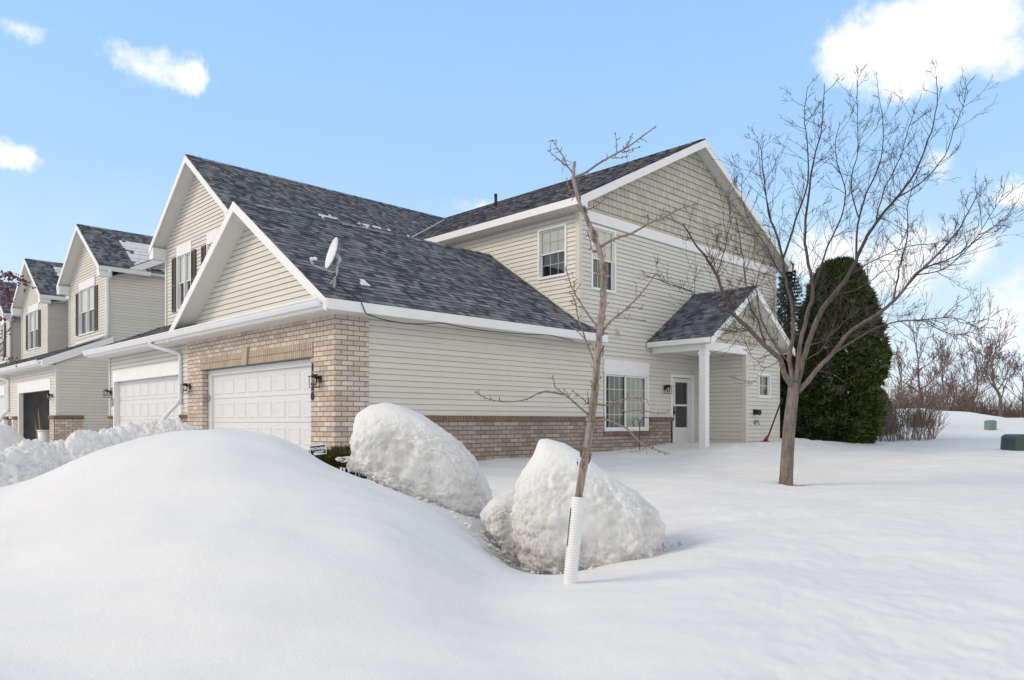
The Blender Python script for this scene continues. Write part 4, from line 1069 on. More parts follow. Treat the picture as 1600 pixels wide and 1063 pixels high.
# ================================================================== vegetation
def limb(mb, pts, r0, r1, sides=7, wob=0.0, k=4, seed=0, mi=0):
    P = smooth_path(pts, k); n = len(P)
    if wob: P = [p + V((noise.noise(p * 6 + V((seed, 0, 0))), noise.noise(p * 6 + V((0, seed, 9))), 0)) * wob for p in P]
    mb.tube(P, [r0 + (r1 - r0) * (i / (n - 1)) for i in range(n)], sides, mi=mi); return P
def twig(mb, p, d, L, r, lev, up=.25, sides=3, ang=.75, kids=(2, 4), rmin=.0025, spur=0.0):
    n = max(2, int(L / .12)) if L < 1 else 6; n = min(n, 6); pts = [p.copy()]; dirs = []
    d = d.normalized(); q = p.copy()
    for i in range(n):
        d = (d + V((R.gauss(0, .09), R.gauss(0, .09), R.gauss(0, .09) + up * .22))).normalized()
        q = q + d * (L / n); pts.append(q.copy()); dirs.append(d.copy())
    mb.tube(pts, [max(rmin, r * (1 - .75 * i / n)) for i in range(n + 1)], sides, cap=False)
    if spur:
        for i in range(1, n + 1):
            if R.random() < spur:
                o = dirs[i - 1].orthogonal(); o.rotate(Matrix.Rotation(R.uniform(0, 6.28), 3, dirs[i - 1]))
                mb.tube([pts[i], pts[i] + (o + dirs[i - 1] * .6).normalized() * R.uniform(.03, .09)], [max(rmin, .003), .002], 3, cap=False)
    if lev > 0:
        for _ in range(R.randint(*kids)):
            i = R.randint(1, n); o = dirs[i - 1].orthogonal(); o.rotate(Matrix.Rotation(R.uniform(0, 6.28), 3, dirs[i - 1]))
            nd = dirs[i - 1] * math.cos(ang) + o.normalized() * math.sin(ang) * R.uniform(.6, 1.1)
            twig(mb, pts[i], nd, L * R.uniform(.42, .72), max(rmin, r * (1 - .75 * i / n) * .7), lev - 1, up, sides, ang, kids, rmin, spur)

# sapling with sleeve
Sg = W(890, 908, 6.0)
T1 = empty('sapling', V((Sg.x, Sg.y, gz(Sg))), 'leaning young bare tree with peeling bark and a white plastic trunk sleeve', 'tree')
S0, S1 = W(890, 916, 6.0), W(904, 776, 6.0)
m = MB(); P = []; rr = []; N = 150
for i in range(N + 1):
    t = i / N; P.append(S0.lerp(S1, t)); rr.append(.054 + .0042 * math.sin(t * 2 * PI * 34))
m.tube(P, rr, 24, cap=False); m.tube([p for p in P[::-1]], [r_ - .006 for r_ in rr[::-1]], 24, cap=False)
m.build('sleeve', 'sleeve', T1, True)
# lacing of the slit along the sleeve's left edge
m = MB(); ax = (S1 - S0); ex = (RIGHT * -.93 - AHEAD * .36)
for i in range(34):
    t = .46 + .42 * i / 34 
    c = S0 + ax * t + ex * .056; m.tube([c - UP * .012, c + ex * (.004 + .004 * (i % 2)), c + UP * .006], .0025, 4)
m.build('lacing', 'black', T1)
def tp(l, d=6.0, dd=0.0): return [W(a, b_, d + dd * i / max(1, len(l) - 1)) for i, (a, b_) in enumerate(l)]
trunk = [(902, 790), (909, 745), (917, 700), (926, 640), (930, 600), (934, 550), (939, 500), (943, 470), (942, 430), (939, 400), (932, 378), (918, 345), (906, 318), (899, 295), (896, 275), (898, 253)]
m = MB(); P = smooth_path(tp(trunk), 6); n = len(P); rr = []
for i, p in enumerate(P):
    t = i / (n - 1); rr.append((.0230 * (1 - t) ** .9 + .0115) * (1 + .16 * noise.noise(p * 9) + .1 * noise.noise(p * 25)))
m.tube(P, rr, 12)
# flakes of lifting bark
for i in range(90):
    k = 8 + int(R.random() ** 1.5 * n * .7); p = P[k]; d = (P[min(k + 1, n - 1)] - P[max(k - 1, 0)]).normalized()
    o = d.orthogonal(); o.rotate(Matrix.Rotation(R.uniform(0, 6.28), 3, d)); s_ = d.cross(o); L = R.uniform(.02, .07); w_ = R.uniform(.006, .014)
    a = p + o * rr[k] * .98; m.face([a - s_ * w_, a + s_ * w_, a + s_ * w_ * .6 + d * L + o * R.uniform(.004, .014), a - s_ * w_ * .7 + d * L + o * R.uniform(.002, .01)])
m.build('trunk', 'bark_s', T1, True)
br = [([(896, 278), (915, 270), (937, 255), (960, 242), (985, 228), (1005, 213), (1025, 197)], .013, .004, -.2), ([(963, 241), (963, 225), (962, 207)], .005, .003, 0), ([(976, 234), (983, 221), (989, 208)], .005, .003, 0), ([(972, 239), (985, 235), (1001, 229)], .005, .003, 0), ([(955, 247), (968, 247), (981, 244)], .004, .002, 0),
      ([(897, 276), (888, 262), (870, 248), (855, 235)], .009, .0035, .2), ([(886, 259), (880, 245), (872, 233), (862, 218)], .007, .003, .2), ([(886, 278), (889, 292), (897, 308)], .004, .006, 0), ([(897, 308), (885, 306), (871, 303)], .005, .003, .1),
      ([(937, 387), (961, 373), (987, 365), (1015, 349), (1040, 338), (1062, 326), (1090, 318)], .014, .004, -.5), ([(1012, 350), (1012, 342), (1010, 337)], .004, .003, 0), ([(910, 332), (934, 320), (955, 300)], .007, .003, .3),
      ([(931, 545), (940, 519), (959, 498), (975, 486), (989, 472), (1008, 452), (1024, 428)], .012, .004, -.4), ([(975, 486), (990, 480), (1003, 484)], .005, .003, 0), ([(959, 498), (985, 497), (1010, 503)], .004, .002, 0),
      ([(934, 512), (918, 490), (903, 468), (893, 447), (884, 418)], .010, .004, .3), ([(930, 570), (921, 545), (909, 517), (902, 494), (898, 470), (890, 455)], .010, .0035, .2), ([(915, 530), (898, 515), (882, 502), (869, 490)], .006, .003, .2),
      ([(903, 468), (898, 455), (896, 440)], .004, .003, 0), ([(912, 482), (900, 478), (892, 470)], .004, .003, 0), ([(918, 360), (924, 385), (928, 398)], .004, .003, 0),
      ([(919, 648), (898, 630), (881, 616), (867, 604)], .010, .004, -.2), ([(881, 617), (853, 612), (834, 618), (815, 626), (785, 628), (758, 622), (742, 612)], .008, .003, -.3), ([(919, 632), (906, 620), (894, 610)], .006, .003, 0), ([(867, 604), (866, 595), (863, 588)], .004, .002, 0),
      ([(927, 632), (952, 633), (971, 625), (992, 621), (1005, 624)], .010, .003, -.3), ([(955, 634), (967, 636), (977, 643), (1000, 641), (1030, 646), (1045, 642)], .008, .003, -.3),
      ([(924, 659), (947, 656), (966, 663), (982, 672), (999, 689), (1015, 700), (1048, 710)], .013, .004, -.6)]
m = MB()
for l, r0, r1, dd in br:
    P = limb(m, tp(l, 6.0, dd), r0 * .82, r1 * .8, 6, .01)
    for i in range(1, len(P)):
        d = (P[i] - P[i - 1]).normalized()
        for _ in range(2):
            if R.random() < .75:
                o = d.orthogonal(); o.rotate(Matrix.Rotation(R.uniform(0, 6.28), 3, d)); q = P[i - 1].lerp(P[i], R.random())
                L = R.choice([.012, .015, .018, .02, .05]); m.tube([q, q + (o + d * .5).normalized() * L * .8], [.0040, .0028], 4)
    if r0 > .008 and R.random() < .9:
        for _ in range(3):
            i = R.randint(len(P) // 3, len(P) - 1); d = (P[i] - P[i - 1]).normalized(); o = d.orthogonal(); o.rotate(Matrix.Rotation(R.uniform(0, 6.28), 3, d))
            twig(m, P[i], d * .7 + o * .7, R.uniform(.05, .13), .0035, 0, .2, 4, spur=.5)
m.build('crown', 'twig_s', T1, True)

# crabapple on the lawn
Tb = W(1228, 756, 13.0)
T2 = empty('crabapple_tree', V((Tb.x, Tb.y, gz(Tb))), 'large spreading bare tree with forked trunk standing in snow beside the porch', 'tree')
m = MB()
tr = [W(1227, 768, 13), W(1228, 754, 13), W(1229, 735, 13), W(1231, 700, 13), W(1234, 660, 13), W(1238, 625, 13), W(1241, 598, 13)]
P = smooth_path(tr, 6); m.tube(P, [(.155 if i < 3 else .120 - .026 * (i / len(P))) * (1 + .05 * noise.noise(p * 7)) for i, p in enumerate(P)], 14)
lm = [
 ([(1241, 610), (1226, 585), (1219, 562), (1195, 540), (1170, 513), (1147, 492), (1131, 462), (1120, 430), (1105, 405), (1085, 380), (1068, 350)], .085, .012, -1.6),
 ([(1147, 492), (1110, 475), (1078, 455), (1040, 442), (1010, 430)], .022, .006, -.5), ([(1195, 540), (1185, 505), (1170, 475), (1165, 440), (1160, 395), (1150, 340)], .028, .007, .5),
 ([(1170, 513), (1150, 520), (1120, 515), (1085, 520)], .016, .005, -.4), ([(1120, 430), (1130, 395), (1140, 350), (1138, 300)], .018, .005, .2),
 ([(1240, 612), (1234, 560), (1240, 520), (1238, 480), (1228, 440), (1222, 400), (1212, 365), (1200, 330), (1194, 280), (1188, 228)], .075, .008, 1.0),
 ([(1224, 405), (1243, 345), (1262, 285), (1262, 232), (1257, 180), (1262, 135)], .035, .006, .5), ([(1205, 345), (1195, 300), (1186, 260), (1185, 215)], .015, .004, .2),
 ([(1228, 440), (1212, 415), (1195, 380), (1175, 355), (1160, 310), (1160, 270)], .02, .005, -.7),
 ([(1243, 605), (1250, 535), (1262, 492), (1270, 452), (1262, 402), (1258, 358), (1264, 300), (1272, 250), (1284, 200), (1289, 130)], .07, .006, -1.0),
 ([(1270, 452), (1285, 410), (1300, 370), (1318, 330), (1320, 290), (1305, 240), (1312, 190)], .03, .005, -.3),
 ([(1245, 605), (1258, 552), (1280, 492), (1303, 460), (1326, 430), (1345, 390), (1370, 345), (1400, 310), (1430, 270), (1450, 220), (1464, 165), (1463, 120)], .085, .006, .9),
 ([(1338, 402), (1340, 352), (1354, 302), (1376, 252), (1380, 200), (1372, 140)], .035, .005, .6), ([(1342, 340), (1330, 290), (1340, 235), (1340, 185), (1340, 125)], .02, .005, .2),
 ([(1370, 345), (1380, 300), (1405, 250), (1420, 200), (1440, 145)], .022, .005, .4), ([(1400, 310), (1440, 285), (1475, 245), (1495, 190), (1512, 145)], .022, .005, -.2),
 ([(1248, 612), (1275, 580), (1300, 553), (1330, 517), (1370, 492), (1397, 470), (1430, 430), (1470, 392), (1502, 352), (1530, 300)], .075, .007, -1.5),
 ([(1300, 553), (1322, 540), (1360, 517), (1400, 503), (1440, 500), (1490, 497), (1530, 512)], .03, .005, -1.0), ([(1440, 500), (1480, 520), (1510, 522), (1545, 505)], .012, .004, -.3),
 ([(1370, 492), (1410, 457), (1440, 422), (1490, 402), (1535, 368), (1573, 337)], .03, .005, -.7), ([(1397, 470), (1405, 420), (1418, 370), (1420, 310), (1440, 260)], .025, .005, .3),
 ([(1430, 430), (1475, 420), (1515, 385), (1545, 340), (1570, 302)], .016, .004, -.4), ([(1326, 430), (1370, 405), (1420, 385), (1470, 378), (1500, 350)], .02, .005, .8),
 ([(1303, 460), (1330, 455), (1360, 440), (1400, 400), (1420, 350)], .02, .005, 1.2), ([(1262, 540), (1290, 530), (1318, 505), (1345, 480)], .018, .005, 1.3), ([(1255, 565), (1285, 545), (1300, 515)], .02, .006, -1.2),
 ([(1275, 580), (1300, 585), (1325, 600)], .009, .004, -.4), ([(1236, 570), (1215, 545), (1190, 500), (1182, 450), (1190, 410)], .03, .006, 1.2), ([(1220, 562), (1195, 575), (1178, 560), (1160, 545)], .012, .004, -.9)]
tw = MB(); lb = MB()
ends = {}
for l, r0, r1, dd in lm:
    # start each limb at the depth its parent has there
    best = None
    for key, dep in ends.items():
        dist = (key[0] - l[0][0]) ** 2 + (key[1] - l[0][1]) ** 2
        if best is None or dist < best[0]: best = (dist, dep)
    dst = 13.0 if (best is None or best[0] > 900) or l[0][1] > 600 else best[1]
    pts = []
    for i, (a, b_) in enumerate(l):
        dep = dst + dd * (i / (len(l) - 1)); ends[(a, b_)] = dep; pts.append(W(a, b_, dep))
    P = limb(m if r0 > .05 else lb, pts, r0 * .60, r1 * .8, 8 if r0 > .03 else 6, .025, 4, R.random() * 9)
    n = len(P)
    for i in range(max(2, n // 5), n):
        d = (P[i] - P[i - 1]).normalized(); t = i / n
        for _ in range(2 if t > .3 else 1):
            if R.random() < (.62 if P[i].dot(RIGHT) > P[0].dot(RIGHT) - .3 else .42):
                o = d.orthogonal(); o.rotate(Matrix.Rotation(R.uniform(0, 6.28), 3, d))
                dr_ = d * R.uniform(.5, .9) + o * R.uniform(.5, .9)
                twig(tw, P[i - 1].lerp(P[i], R.random()), dr_, R.uniform(.28, .75) * (1.25 - .85 * t), .0062, 2, .5, 3, .5, (2, 3), .0025, .28)
m.build('trunk', 'bark_t', T2, True); lb.build('limbs', 'bark_m', T2, True); tw.build('crown', 'twig', T2, True)

# leafless background trees
def bare_tree(px, py, d, h, spread, seed, label, mat, name='bare_tree', group='bare trees beyond the snow field', up=.35, levs=4, r0=None, forks=6):
    R.seed(seed); bse = W(px, py, d)
    bse.z = min(bse.z, gz(bse) + .0)
    T = empty(name, bse, label, 'tree', group)
    m = MB(); r0 = r0 or h * .022; rm = d * .00022
    top = bse + V((R.uniform(-.1, .1) * h, R.uniform(-.1, .1) * h, h * .62))
    P = smooth_path([bse - UP * .2, bse + V((R.uniform(-.04, .04) * h, 0, h * .22)), bse.lerp(top, .62) + V((R.uniform(-.05, .05), R.uniform(-.05, .05), 0)) * h * .5, top], 4); n = len(P)
    m.tube(P, [r0 * (1 - .72 * i / (n - 1)) for i in range(n)], 7); m.build('trunk', mat, T, True)
    c = MB()
    for k in range(forks):
        i = int(n * (.30 + .65 * k / forks)); i = min(i, n - 1); a = k * 2.4 + R.uniform(-.4, .4); e = R.uniform(.35, .85)
        dr_ = V((math.cos(a) * spread, math.sin(a) * spread, e))
        twig(c, P[i], dr_, h * R.uniform(.34, .5) * (1.1 - .35 * k / forks), r0 * .42 * (1 - .5 * k / forks), levs, up, 4, .62, (2, 4), rm)
    for k in range(3): twig(c, top, V((R.gauss(0, .4), R.gauss(0, .4), 1)), h * .34, r0 * .28, levs - 1, up, 4, .55, (2, 4), rm)
    c.build('crown', mat, T, True); return T
bare_tree(1437, 652, 58, 7.4, .95, 11, 'wide bare tree with arching reddish limbs beyond the arborvitae', 'red_far')
bare_tree(1478, 655, 52, 5.6, 1.0, 5, 'low dark crooked bare tree left of the tall pale one', 'bark_far', levs=4)
bare_tree(1562, 655, 55, 6.9, .7, 23, 'tall pale upright bare tree at the right edge beyond the green utility boxes', 'bark_far', up=.5)
bare_tree(1520, 652, 66, 6.0, .8, 31, 'slender bare tree between the crooked dark tree and the tall pale one', 'bark_far', up=.4)
bare_tree(1404, 650, 50, 4.2, .9, 41, 'short reddish bare tree close beside the arborvitae', 'red_far')
bare_tree(1598, 653, 70, 5.6, .8, 47, 'bare tree cut by the right edge of the photo', 'bark_far')
bare_tree(1500, 655, 74, 4.6, .9, 53, 'small thin tree standing far behind the crooked dark tree', 'red_far', levs=3)
R.seed(99)
# far brush reading as one mass
c = MB()
for i in range(700):
    px = R.uniform(1372, 1700); d = R.uniform(58, 85); base = W(px, 657, d); base.z = min(base.z, gz(base)) - .1
    for k in range(2):
        twig(c, base, V((R.gauss(0, .35), R.gauss(0, .35), 1)), R.choice([.5, .7, .9, 1.2, 1.7, 2.1]) * (1.35 if px < 1490 else 1), .02, 1, .2, 3, .6, (2, 3), .011)
o = c.build('brush', 'brush', None, True); tag(o, 'low brown tangled brush along the far edge of the snow field', 'brush', kind='stuff')
c = MB()
for i in range(170):
    px = R.uniform(1378, 1530); d = R.uniform(55, 64); base = W(px, 657, d); base.z = min(base.z, gz(base)) - .1
    twig(c, base, V((R.gauss(0, .3), R.gauss(0, .3), 1)), R.uniform(1.4, 2.6), .022, 2, .25, 3, .6, (2, 4), .009)
o = c.build('thicket', 'red_far', None, True); tag(o, 'reddish leafless thicket beyond the twiggy shrub', 'thicket', kind='stuff')
# far low woods along the horizon
c = MB()
for i in range(1500):
    a = R.uniform(.2, .75) if R.random() < .8 else R.uniform(-.75, .2); d = R.uniform(130, 260); p = C2W(math.sin(a) * d, math.cos(a) * d, .8)
    h = R.uniform(2, 4.5)
    for k in range(3): twig(c, p + V((R.gauss(0, 1.5), R.gauss(0, 1.5), 0)), V((R.gauss(0, .3), R.gauss(0, .3), 1)), h * .6, .07, 1, .2, 3, .6, (2, 3), .03)
o = c.build('far_woods', 'bark_far', None, True); tag(o, 'far leafless woods along the horizon', 'woods', kind='stuff')

# arborvitae
def spray(m, p, d, L, w, n=3):
    d = d.normalized(); s_ = d.cross(UP); s_ = s_.normalized() if s_.length > .05 else V((1, 0, 0))
    s_.rotate(Matrix.Rotation(R.uniform(0, 3.14), 3, d))
    for k in range(n):
        a = (k - (n - 1) / 2) * .55; dd = d * math.cos(a) + s_ * math.sin(a); q = dd.cross(d.cross(s_)).normalized(); l = L * R.uniform(.7, 1.1)
        m.face([p, p + dd * l * .5 + q * w, p + dd * l, p + dd * l * .55 - q * w])
def evergreen(name, base, h, prof, n, mat, label, L=.16, w=.02, upd=.5, seed=1, clump=.28):
    R.seed(seed); T = empty(name, base, label, 'tree')
    m = MB(); m.tube([base - UP * .2, base + UP * h * .9], [.12, .02], 7); m.build('trunk', 'bark_t', T, True)
    m = MB()
    for i in range(n):
        t = R.random() ** 1.15; a = R.uniform(0, 2 * PI); q = V((math.cos(a), math.sin(a), 0))
        nz = noise.noise(V((math.cos(a) * 2.2, math.sin(a) * 2.2, t * h * 1.5 + seed))) + .6 * noise.noise(V((math.cos(a) * 5, math.sin(a) * 5, t * h * 3.2))) + .35 * noise.noise(V((math.cos(a) * 11, math.sin(a) * 11, t * h * 7)))
        r = prof(t) * (1 + clump * nz) * (R.uniform(.55, 1) if R.random() < .35 else R.uniform(.9, 1.02))
        p = base + q * r + UP * (t * h)
        spray(m, p, q * R.uniform(.5, 1) + UP * (upd + R.uniform(-.35, .5)) + V((R.gauss(0, .25), R.gauss(0, .25), 0)), L * R.uniform(.7, 1.4), w, 4)
    m.build('crown', mat, T, False); return T
ab = W(1311, 694, 23.5); ab.z = gz(ab) - .05
def pr(t):
    return 1.15 * min(1, (t + .10) / .22) ** .5 * (max(0, 1 - (max(0, t - .38) / .64) ** 2.4)) ** .62
evergreen('arborvitae', ab, 5.75, pr, 15000, 'arbor', 'tall dense dark green arborvitae right of the house corner', .20, .024, .6, 3, .32)
bs = W(1372, 660, 30); bs.z = gz(bs)
evergreen('arborvitae', bs, 1.7, lambda t: .55 * (max(0, 1 - t ** 2)) ** .6, 1500, 'arbor', 'small dark evergreen tucked behind the right flank of the big arborvitae', .16, .022, .5, 8)
fb_ = W(1240, 692, 27.5); fb_.z = gz(fb_) - .05
evergreen('arborvitae', fb_, 3.7, lambda t: .78 * min(1, (t + .15) / .25) * (max(0, 1 - t ** 2.2)) ** .7, 4500, 'arbor', 'dark evergreen filling the gap between the house corner and the crabapple trunk', .18, .024, .5, 12, .3)
# spruce behind the house corner
sb = W(1232, 690, 31); sb.z = .4
R.seed(17); T = empty('spruce_tree', sb, 'dark layered spruce behind the right corner of the house', 'tree')
m = MB(); m.tube([sb, sb + UP * 7.4], [.16, .02], 7); m.build('trunk', 'bark_t', T, True)
m = MB()
for k in range(330):
    t = k / 330; z = .3 + 7.0 * t; a = k * 2.399; L = 1.45 * (1 - t) ** .85 + .12; q = V((math.cos(a), math.sin(a), 0))
    for j in range(int(10 + L * 16)):
        u_ = R.random(); p = sb + UP * (z - .25 * u_ * L + .22 * u_ * u_ * L) + q * (u_ * L) + V((-q.y, q.x, 0)) * R.gauss(0, .16 * L * (1 - .5 * u_))
        spray(m, p, q + V((R.gauss(0, .5), R.gauss(0, .5), R.uniform(-.3, .35))), .17, .016, 3)
m.build('crown', 'spruce', T)
R.seed(5)
# twiggy shrub hedge
sh = W(1420, 694, 25.5); sh.z = gz(sh)
T = empty('twiggy_shrub', sh, 'low rounded leafless shrub of many upright twigs right of the arborvitae', 'shrub')
m = MB()
for i in range(150):
    p = W(R.uniform(1374, 1462), 694, 25.5 + R.uniform(-.6, .6)); p.z = gz(p) - .05
    ux_ = (p - sh).dot(RIGHT)
    twig(m, p, V((0, 0, 1)) + RIGHT * (ux_ * .10 + R.gauss(0, .16)) + AHEAD * R.gauss(0, .16), R.uniform(.7, 1.05), .010, 2, .2, 3, .45, (2, 3), .0055)
m.build('stems', 'stems', T, True)
def tuft(px, py, d, h, n, label):
    p0 = W(px, py, d); p0.z = gz(p0) - .05; m = MB()
    for i in range(n):
        p = p0 + RIGHT * R.gauss(0, .16) + AHEAD * R.gauss(0, .12); q = p + UP * h * R.uniform(.6, 1.1) + RIGHT * R.gauss(0, .2) + AHEAD * R.gauss(0, .15); mid = p.lerp(q, .6) + UP * .1
        m.tube([p, mid, q], [.012, .009, .004], 3, cap=False)
    tag(m.build('grass_tuft', 'straw'), label, 'grass', 'dry grass tufts beside the arborvitae')
tuft(1376, 668, 28.5, 1.05, 170, 'dry straw coloured grass tuft at the foot of the arborvitae')
tuft(1432, 660, 33, .75, 190, 'wider pale dry grass tuft behind the twiggy shrub')
# juniper by the garage corner
jb = W(533, 742, 11.9); jb.z = .0
T = empty('juniper_bush', jb, 'low green juniper bush at the foot of the garage brick corner', 'bush')
m = MB(); c_ = W(530, 726, 12.05)
for i in range(5200):
    a = R.uniform(0, 2 * PI); e = math.asin(R.random()); q = V((math.cos(a) * math.cos(e), math.sin(a) * math.cos(e), math.sin(e)))
    k = 1 + .3 * noise.noise(q * 3 + V((2, 1, 0)))
    p = V((c_.x, c_.y, .0)) + RIGHT * (q.dot(RIGHT) * .80 * k) + AHEAD * (q.dot(AHEAD) * .55 * k) + UP * (q.z * .60 * k * R.uniform(.6, 1.0))
    spray(m, p, q + V((R.gauss(0, .4), R.gauss(0, .4), .35)), .085, .009, 4)
m.build('foliage', 'juniper', T)
m = MB()
for i in range(26):
    p = W(R.uniform(527, 546), R.uniform(714, 722), 11.72 - R.uniform(0, .1)); m.ball(p, (R.uniform(.02, .06), R.uniform(.02, .06), .014), 7, 5)
m.build('snow_patch', 'snow', T, True)
# red-berried branches at the left edge (tree outside the frame)
rb = W(-130, 700, 11.5); rb.z = gz(rb)
T = empty('berry_tree', rb, 'tree reaching in at the left edge with small dark red berries on thin twigs', 'tree')
m = MB(); limb(m, [rb - UP * .2, rb + UP * 1.2, W(-110, 500, 11.5), W(-90, 400, 11.4)], .09, .03, 8)
limb(m, [W(-110, 520, 11.5), W(-60, 470, 11.4), W(-20, 445, 11.3), W(10, 430, 11.2)], .03, .006, 6); limb(m, [W(-118, 560, 11.5), W(-70, 530, 11.5), W(-25, 490, 11.4), W(0, 480, 11.3)], .03, .006, 6)
limb(m, [W(-120, 600, 11.5), W(-60, 580, 11.3), W(-15, 560, 11.3), W(5, 545, 11.3)], .02, .006, 6)
m.build('trunk', 'twig', T, True)
m = MB(); bl = []
def bspray(pts, nb):
    P = limb(m, pts, .006, .003, 4, .02)
    for i in range(nb):
        k = R.randint(0, len(P) - 2); p = P[k].lerp(P[k + 1], R.random()); q = p + RIGHT * R.gauss(0, .035) + UP * R.gauss(-.02, .035) + AHEAD * R.gauss(0, .05)
        m.tube([p, q], .0022, 3, cap=False); bl.append((R.uniform(.010, .017), q))
bspray([W(-20, 446, 11.3), W(0, 432, 11.2), W(14, 424, 11.2), W(22, 430, 11.2), W(34, 437, 11.2), W(48, 449, 11.2)], 70)
bspray([W(-25, 440, 11.3), W(-5, 437, 11.2), W(8, 430, 11.2), W(16, 436, 11.2)], 40)
bspray([W(-10, 470, 11.3), W(0, 452, 11.2), W(8, 450, 11.2), W(14, 458, 11.2)], 45)
bspray([W(-20, 480, 11.3), W(0, 478, 11.2), W(10, 470, 11.2), W(16, 462, 11.2)], 45)
bspray([W(-12, 505, 11.3), W(2, 498, 11.2), W(12, 500, 11.2)], 25)
bspray([W(-12, 545, 11.3), W(4, 535, 11.2), W(10, 520, 11.2), W(16, 512, 11.2)], 14)
bspray([W(-12, 560, 11.3), W(4, 556, 11.2), W(18, 560, 11.2), W(26, 566, 11.2)], 16)
m.build('twigs', 'twig', T, True); bl.sort(key=lambda q: -q[0]); bb = MB()
for i, (r_, q) in enumerate(bl):
    b = MB() if i < 100 else bb
    b.ball(q, r_, 6, 5)
    if i < 100: b.build('berry', 'berry', T, True)
bb.build('berries', 'berry', T, True)['kind'] = 'stuff'

# ================================================================== small objects
# yard sign
sp0 = W(497, 703, 11.55); fs = Fr(sp0, (RIGHT * .985 + UP * .10).normalized(), (UP * .985 - RIGHT * .10).normalized(), -AHEAD)
T = empty('yard_sign', V((sp0.x, sp0.y, 0)), 'small navy and white alarm company yard sign beside the garage brick corner', 'sign')
m = MB(); hw, hh = .125, .078
pol = [(-hw, -hh), (hw, -hh + .004), (hw, hh - .004), (0, hh + .008), (-hw, hh - .01)]
m.prism(fs, pol, -.004, .004); m.build('sign_board', 'white', T)
m = MB(); m.prism(fs, [(-hw + .008, -hh + .04), (hw - .008, -hh + .012), (hw - .008, hh - .012), (-hw + .008, hh - .016)], .004, .0065); m.prism(fs, [(-hw + .01, -hh + .008), (-hw + .06, -hh + .008), (-hw + .045, -hh + .044), (-hw + .01, -hh + .044)], .004, .0065); m.build('sign_face', 'sign_blue', T)
text_part(T, 'PROWIRE', .058, fs.P(0, .016, .0075), fs.S, fs.T, 'white', 'lettering', .001, .0015)
m = MB(); m.prism(fs, [(-.07, -.045), (.08, -.045), (.09, -.018), (-.05, -.022)], .0065, .008); m.build('lower_band', 'white', T)
m = MB()
for k, (a, b_) in enumerate(((-.055, -.01), (.0, .04), (.05, .075))): m.box(fs, a, b_, -.037, -.029, .008, .0088)
m.build('small_print', 'sign_blue', T)
m = MB(); m.tube([sp0 + UP * .10 + AHEAD * .012, V((sp0.x, sp0.y, -.05)) + AHEAD * .012], .008, 6); m.build('stake', 'black', T)
# shepherd hook
hb = W(999.6, 697, 18.6)
def hk(l): return smooth_path([W(a, b_, 18.6) for a, b_ in l], 5)
m = MB(); m.tube([W(999.6, 705, 18.6), W(999.6, 661, 18.6)], .011, 7)
m.tube(hk([(999.6, 664), (998, 657), (994, 653.5), (990.5, 656), (989, 662), (990, 666), (992, 664)]), .009, 6)
m.tube(hk([(999.6, 664), (1002, 657), (1007, 652.8), (1013, 653), (1017.5, 657.5), (1018.5, 662), (1016.5, 664), (1014.5, 662)]), .009, 6)
tag(m.build('shepherd_hook', 'black', None, True), 'black double shepherd hook standing in snow before the patio window', 'garden hook')
# snow shovel
T = empty('snow_shovel', W(1197, 692, 20.3), 'black long handled snow scraper leaning on the small bump-out corner', 'shovel')
m = MB(); m.tube([W(1197, 691, 20.2), W(1221, 626, 20.6)], .022, 7); m.tube([W(1221, 627, 20.6), W(1222, 623, 20.6)], .03, 7); m.build('handle', 'black', T, True)
fx = Fr(W(1196, 692, 20.15), RIGHT, UP, -AHEAD); m = MB(); m.prism(fx, [(-.2, -.06), (.14, -.06), (.12, .02), (.03, .07), (-.03, .07), (-.18, .02)], -.03, .03); m.build('blade', 'black', T)
m = MB(); m.tube([W(1196, 689, 20.1), W(1200, 681, 20.15)], [.06, .03], 8); m.build('collar', 'red', T, True)
# utility cabinets
def cabinet(name, px, py, d, w, h, dep, mat, label, taper=1.0, round_top=.1):
    p = W(px, py, d); p.z = min(p.z, gz(p)) - .05; f = Fr(p, RIGHT, UP, -AHEAD); T = empty(name, p, label, 'utility box')
    hh = h + .05; a, b_ = w / 2, w / 2 * taper; rt = round_top
    m = MB(); pol = [(-a, 0), (a, 0), (b_, hh - rt), (b_ - rt * .6, hh - rt * .25), (b_ - rt * 1.6, hh), (-b_ + rt * 1.6, hh), (-b_ + rt * .6, hh - rt * .25), (-b_, hh - rt)]
    m.prism(f, pol, -dep / 2, dep / 2); m.build('cabinet', mat, T)
    m = MB(); m.prism(f, [(-b_ - .012, hh - rt * 1.05), (b_ + .012, hh - rt * 1.05), (b_ - rt * .5, hh - rt * .2), (b_ - rt * 1.5, hh + .015), (-b_ + rt * 1.5, hh + .015), (-b_ + rt * .5, hh - rt * .2)], -dep / 2 - .012, dep / 2 + .012); m.build('lid', mat, T)
    m = MB(); m.box(f, -.02, .02, hh * .5, hh * .5 + .09, dep / 2, dep / 2 + .02); m.build('latch', mat, T); return T
cabinet('utility_pedestal', 1547.5, 682, 30, .31, .64, .32, 'green_box', 'tall pale green utility pedestal in the open snow', .97, .06)
cabinet('utility_transformer', 1593, 704.5, 20, .66, .43, .6, 'green_dk', 'squat dark green transformer box at the right edge in snow', .90, .09)
